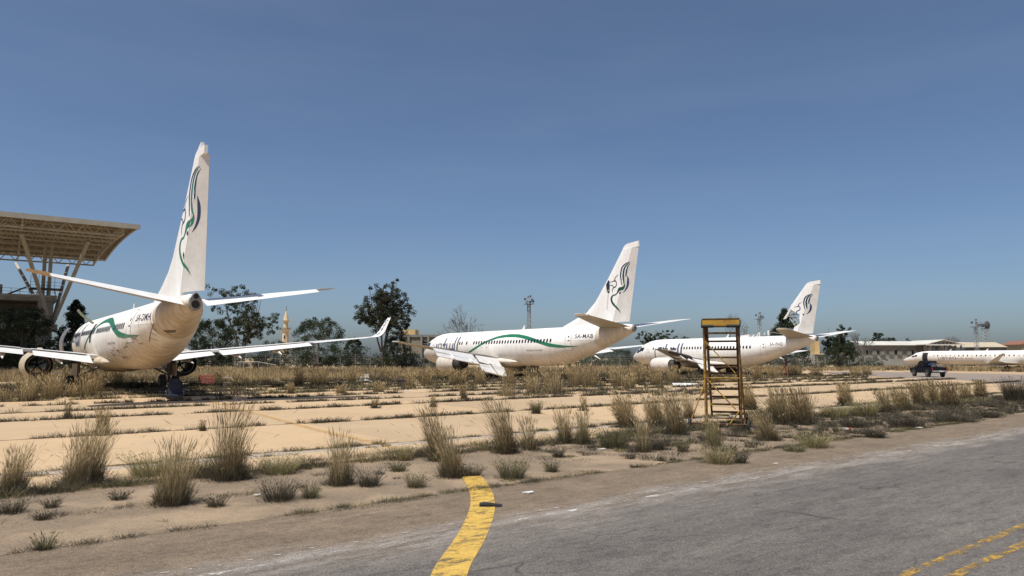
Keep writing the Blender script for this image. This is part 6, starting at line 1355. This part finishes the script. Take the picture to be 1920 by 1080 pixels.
def row_weeds(n_, e0, e1, count, hmax, wmax, cover=.5, k=26, wd=.0075):
    e = rng.uniform(e0, e1, count); q = .5+.25*np.sin(e*1.7+n_*3)+.2*np.sin(e*.61+n_)+.18*np.sin(e*4.3+n_*7); e = e[q > 1-cover]
    nn = n_+rng.normal(size=len(e))*.05; P = np.stack([e*EX-nn*EY, e*EY+nn*EX], 1); P = P[(P[:, 1] > 5) & (np.abs(P[:, 0]/P[:, 1]) < .85)]
    big = rng.random(len(P))**1.7; weeds(P, hmax*(.28+.72*big), wmax*(.4+.6*rng.random(len(P))*(.5+big)), k, n_ > 20 and rng.random() < .5, wd)
row_weeds(10.23, -3, 30, 620, .13, .5, .75, 110); row_weeds(12.3, -2, 34, 330, .13, .6, .5, 100)
row_weeds(14.5, -6, 62, 800, .36, 1.1, .88, 130); row_weeds(15.2, 2, 62, 360, .28, .9, .65, 110); row_weeds(16.5, -4, 50, 160, .2, .4, .4, 80); row_weeds(17.15, -4, 70, 600, .2, .7, .7, 80)
row_weeds(24.1, -6, 80, 1100, .26, .8, .78, 44, .009); row_weeds(31.2, -8, 84, 1200, .30, .9, .80, 38, .010); row_weeds(35.9, -8, 84, 1000, .30, .9, .70, 30, .011); row_weeds(40.6, -8, 84, 1000, .34, .9, .72, 30, .011)
for n_ in (45.4, 50.1, 54.8, 59.5, 64.2, 68.9): row_weeds(n_, -10, 92, 1000, .42+(n_-45)*.012, 1.2, .84, 22, .013)
def verge(count, e0, e1, hm, wm, patchy):
    e = rng.uniform(e0, e1, count); nn = rng.uniform(10.4, 14.6, count); P = np.stack([e*EX-nn*EY, e*EY+nn*EX], 1)
    if patchy: P = P[np.sin(P[:, 0]*1.3)+np.sin(P[:, 1]*1.1+P[:, 0]*.5) > .2]
    weeds(P, .04+hm*rng.random(len(P))**2, .15+wm*rng.random(len(P)), 100, True)
verge(460, -3, 46, .10, .55, True); verge(1000, 12, 50, .26, .8, False)
for u0, u1, v0, v1, cnt_, dk in ((0, 480, 718, 744, 420, True), (480, 900, 716, 734, 200, False), (940, 1330, 712, 742, 460, False), (1330, 1640, 702, 716, 170, False)):
    P = np.array([G(rng.uniform(u0, u1), rng.uniform(v0, v1))[:2] for _ in range(cnt_)]); weeds(P, .08+.45*rng.random(cnt_)**1.6, .3+1.0*rng.random(cnt_), 26, dk, .011)
tag(link('joint_weeds', g.mesh('joint_weeds')), 'low dry weeds along the slab joints and on the verge', 'weeds', kind='stuff')

# knee-high tussocks growing between the airliners
rng = np.random.default_rng(31); r2 = random.Random(9); spots = []
for u, v, h, w in ((12, 752, 24, 26), (45, 752, 38, 26), (62, 748, 46, 26), (92, 748, 48, 28), (103, 745, 42, 22), (135, 744, 26, 22), (160, 745, 44, 22), (180, 738, 40, 24), (124, 727, 38, 16), (72, 733, 40, 30), (190, 728, 34, 20), (220, 724, 30, 18), (410, 724, 30, 14), (560, 724, 30, 16), (590, 722, 30, 14), (606, 722, 34, 16), (660, 718, 26, 18), (770, 728, 30, 22), (800, 722, 26, 18), (850, 722, 30, 18), (866, 722, 26, 16), (900, 718, 26, 20), (955, 728, 30, 20), (1000, 730, 42, 26), (1035, 726, 44, 30), (1080, 722, 44, 34), (1105, 726, 42, 28), (1160, 724, 36, 30), (1195, 720, 40, 28), (1232, 722, 34, 24), (1262, 716, 30, 22), (1180, 728, 30, 20), (1040, 738, 40, 30), (1000, 738, 30, 26), (1420, 712, 24, 22), (1450, 708, 24, 26), (1490, 706, 20, 22), (1530, 704, 16, 22), (1605, 705, 18, 20), (1625, 703, 18, 18), (950, 742, 22, 40), (870, 748, 30, 12), (545, 738, 22, 10), (640, 738, 18, 20), (710, 735, 20, 24)): spots.append((u, v, h, w))
ORD = ['first', 'second', 'third', 'fourth', 'fifth', 'sixth', 'seventh', 'eighth', 'ninth', 'tenth', 'eleventh', 'twelfth', 'thirteenth', 'fourteenth', 'fifteenth', 'sixteenth']
REG = [(230, 'in front of the nearest airliner left wing'), (690, 'right of the nearest airliner'), (960, 'in front of the middle airliner wing'), (1300, 'below the middle airliner tail'), (9999, 'in front of the third airliner')]
cnt = {}
for i, (u, v, h, w) in enumerate(sorted(spots)):
    rg = [q for q in REG if u < q[0]][0][1]; k = cnt.get(rg, 0); cnt[rg] = k+1
    p = G(u, v); sc = CF/p[1]; g = Grass(); tall(g, np.random.default_rng(500+i), h/sc, w/sc*1.15, (0, 0, 0), (r2.uniform(-.1, .05), 0), i % 3 == 0 and 1 or 0, .55 if w >= 16 else .49, max(1, p[1]/13))
    o = link('grass_tussock', g.mesh('grass_tussock'), None, (p[0], p[1], -.03)); tag(o, ORD[k]+' knee-high straw tussock from the left '+rg, 'grass tussock', 'knee-high tussocks around the airliners')

# the grass field behind the airliners
def field(name, cells, label, seed, nb=16):
    rng = np.random.default_rng(seed); g = Grass()
    for (x, y, h, tone) in cells:
        n = nb; near = max(1, y/13)*.62; V, F, tp, d = blades(rng, n, .42, h*.5, h, .012*near, (-.03, 0), .3, .25, 2, tip=.35); g.put(V, F, np.repeat(rng.choice([0, 0, 0, 1, 1] if tone == 0 else [1, 1, 0, 2, 0] if tone == 1 else [3, 3, 2, 1], n), 2), (x, y, -.05))
    tag(link(name, g.mesh(name)), label, 'grass field', kind='stuff')
rng = np.random.default_rng(41); cells = []
def tw_clear(x, y):
    d = ray(0, 0); u = 960+CF*x/(y*math.cos(CP)); v = 671.2+CH*CF/(y)*.99
    return not (u > 1500 and 694.5+max(0, (u-1700))*.012 < v < 724)
while len(cells) < 8200:
    u = rng.uniform(-120, 2040); v = 683+rng.random()**1.15*33; d = G(u, v); x, y = d[0], d[1]; e, n_ = toEN(x, y)
    if y > 142+max(0, x)*.3 or (n_ < 79 and e < 95 and rng.random() < (1-max(0, (n_-62))/18)*.985): continue
    if not tw_clear(x, y): continue
    if u > 1500 and n_ < 40: continue
    cells.append((x, y, rng.uniform(.4, 1.0)*(.75+.55*(.5+.5*math.sin(x*.33)*math.sin(y*.21+x*.1)))*(1.05 if u < 1500 else .85), int(2 if math.sin(x*.21+y*.13)+math.sin(x*.07-y*.31) > 1.15 else rng.choice([0, 0, 1, 1, 2]))))
field('grass_field', cells, 'golden dry grass field beyond the apron', 42)
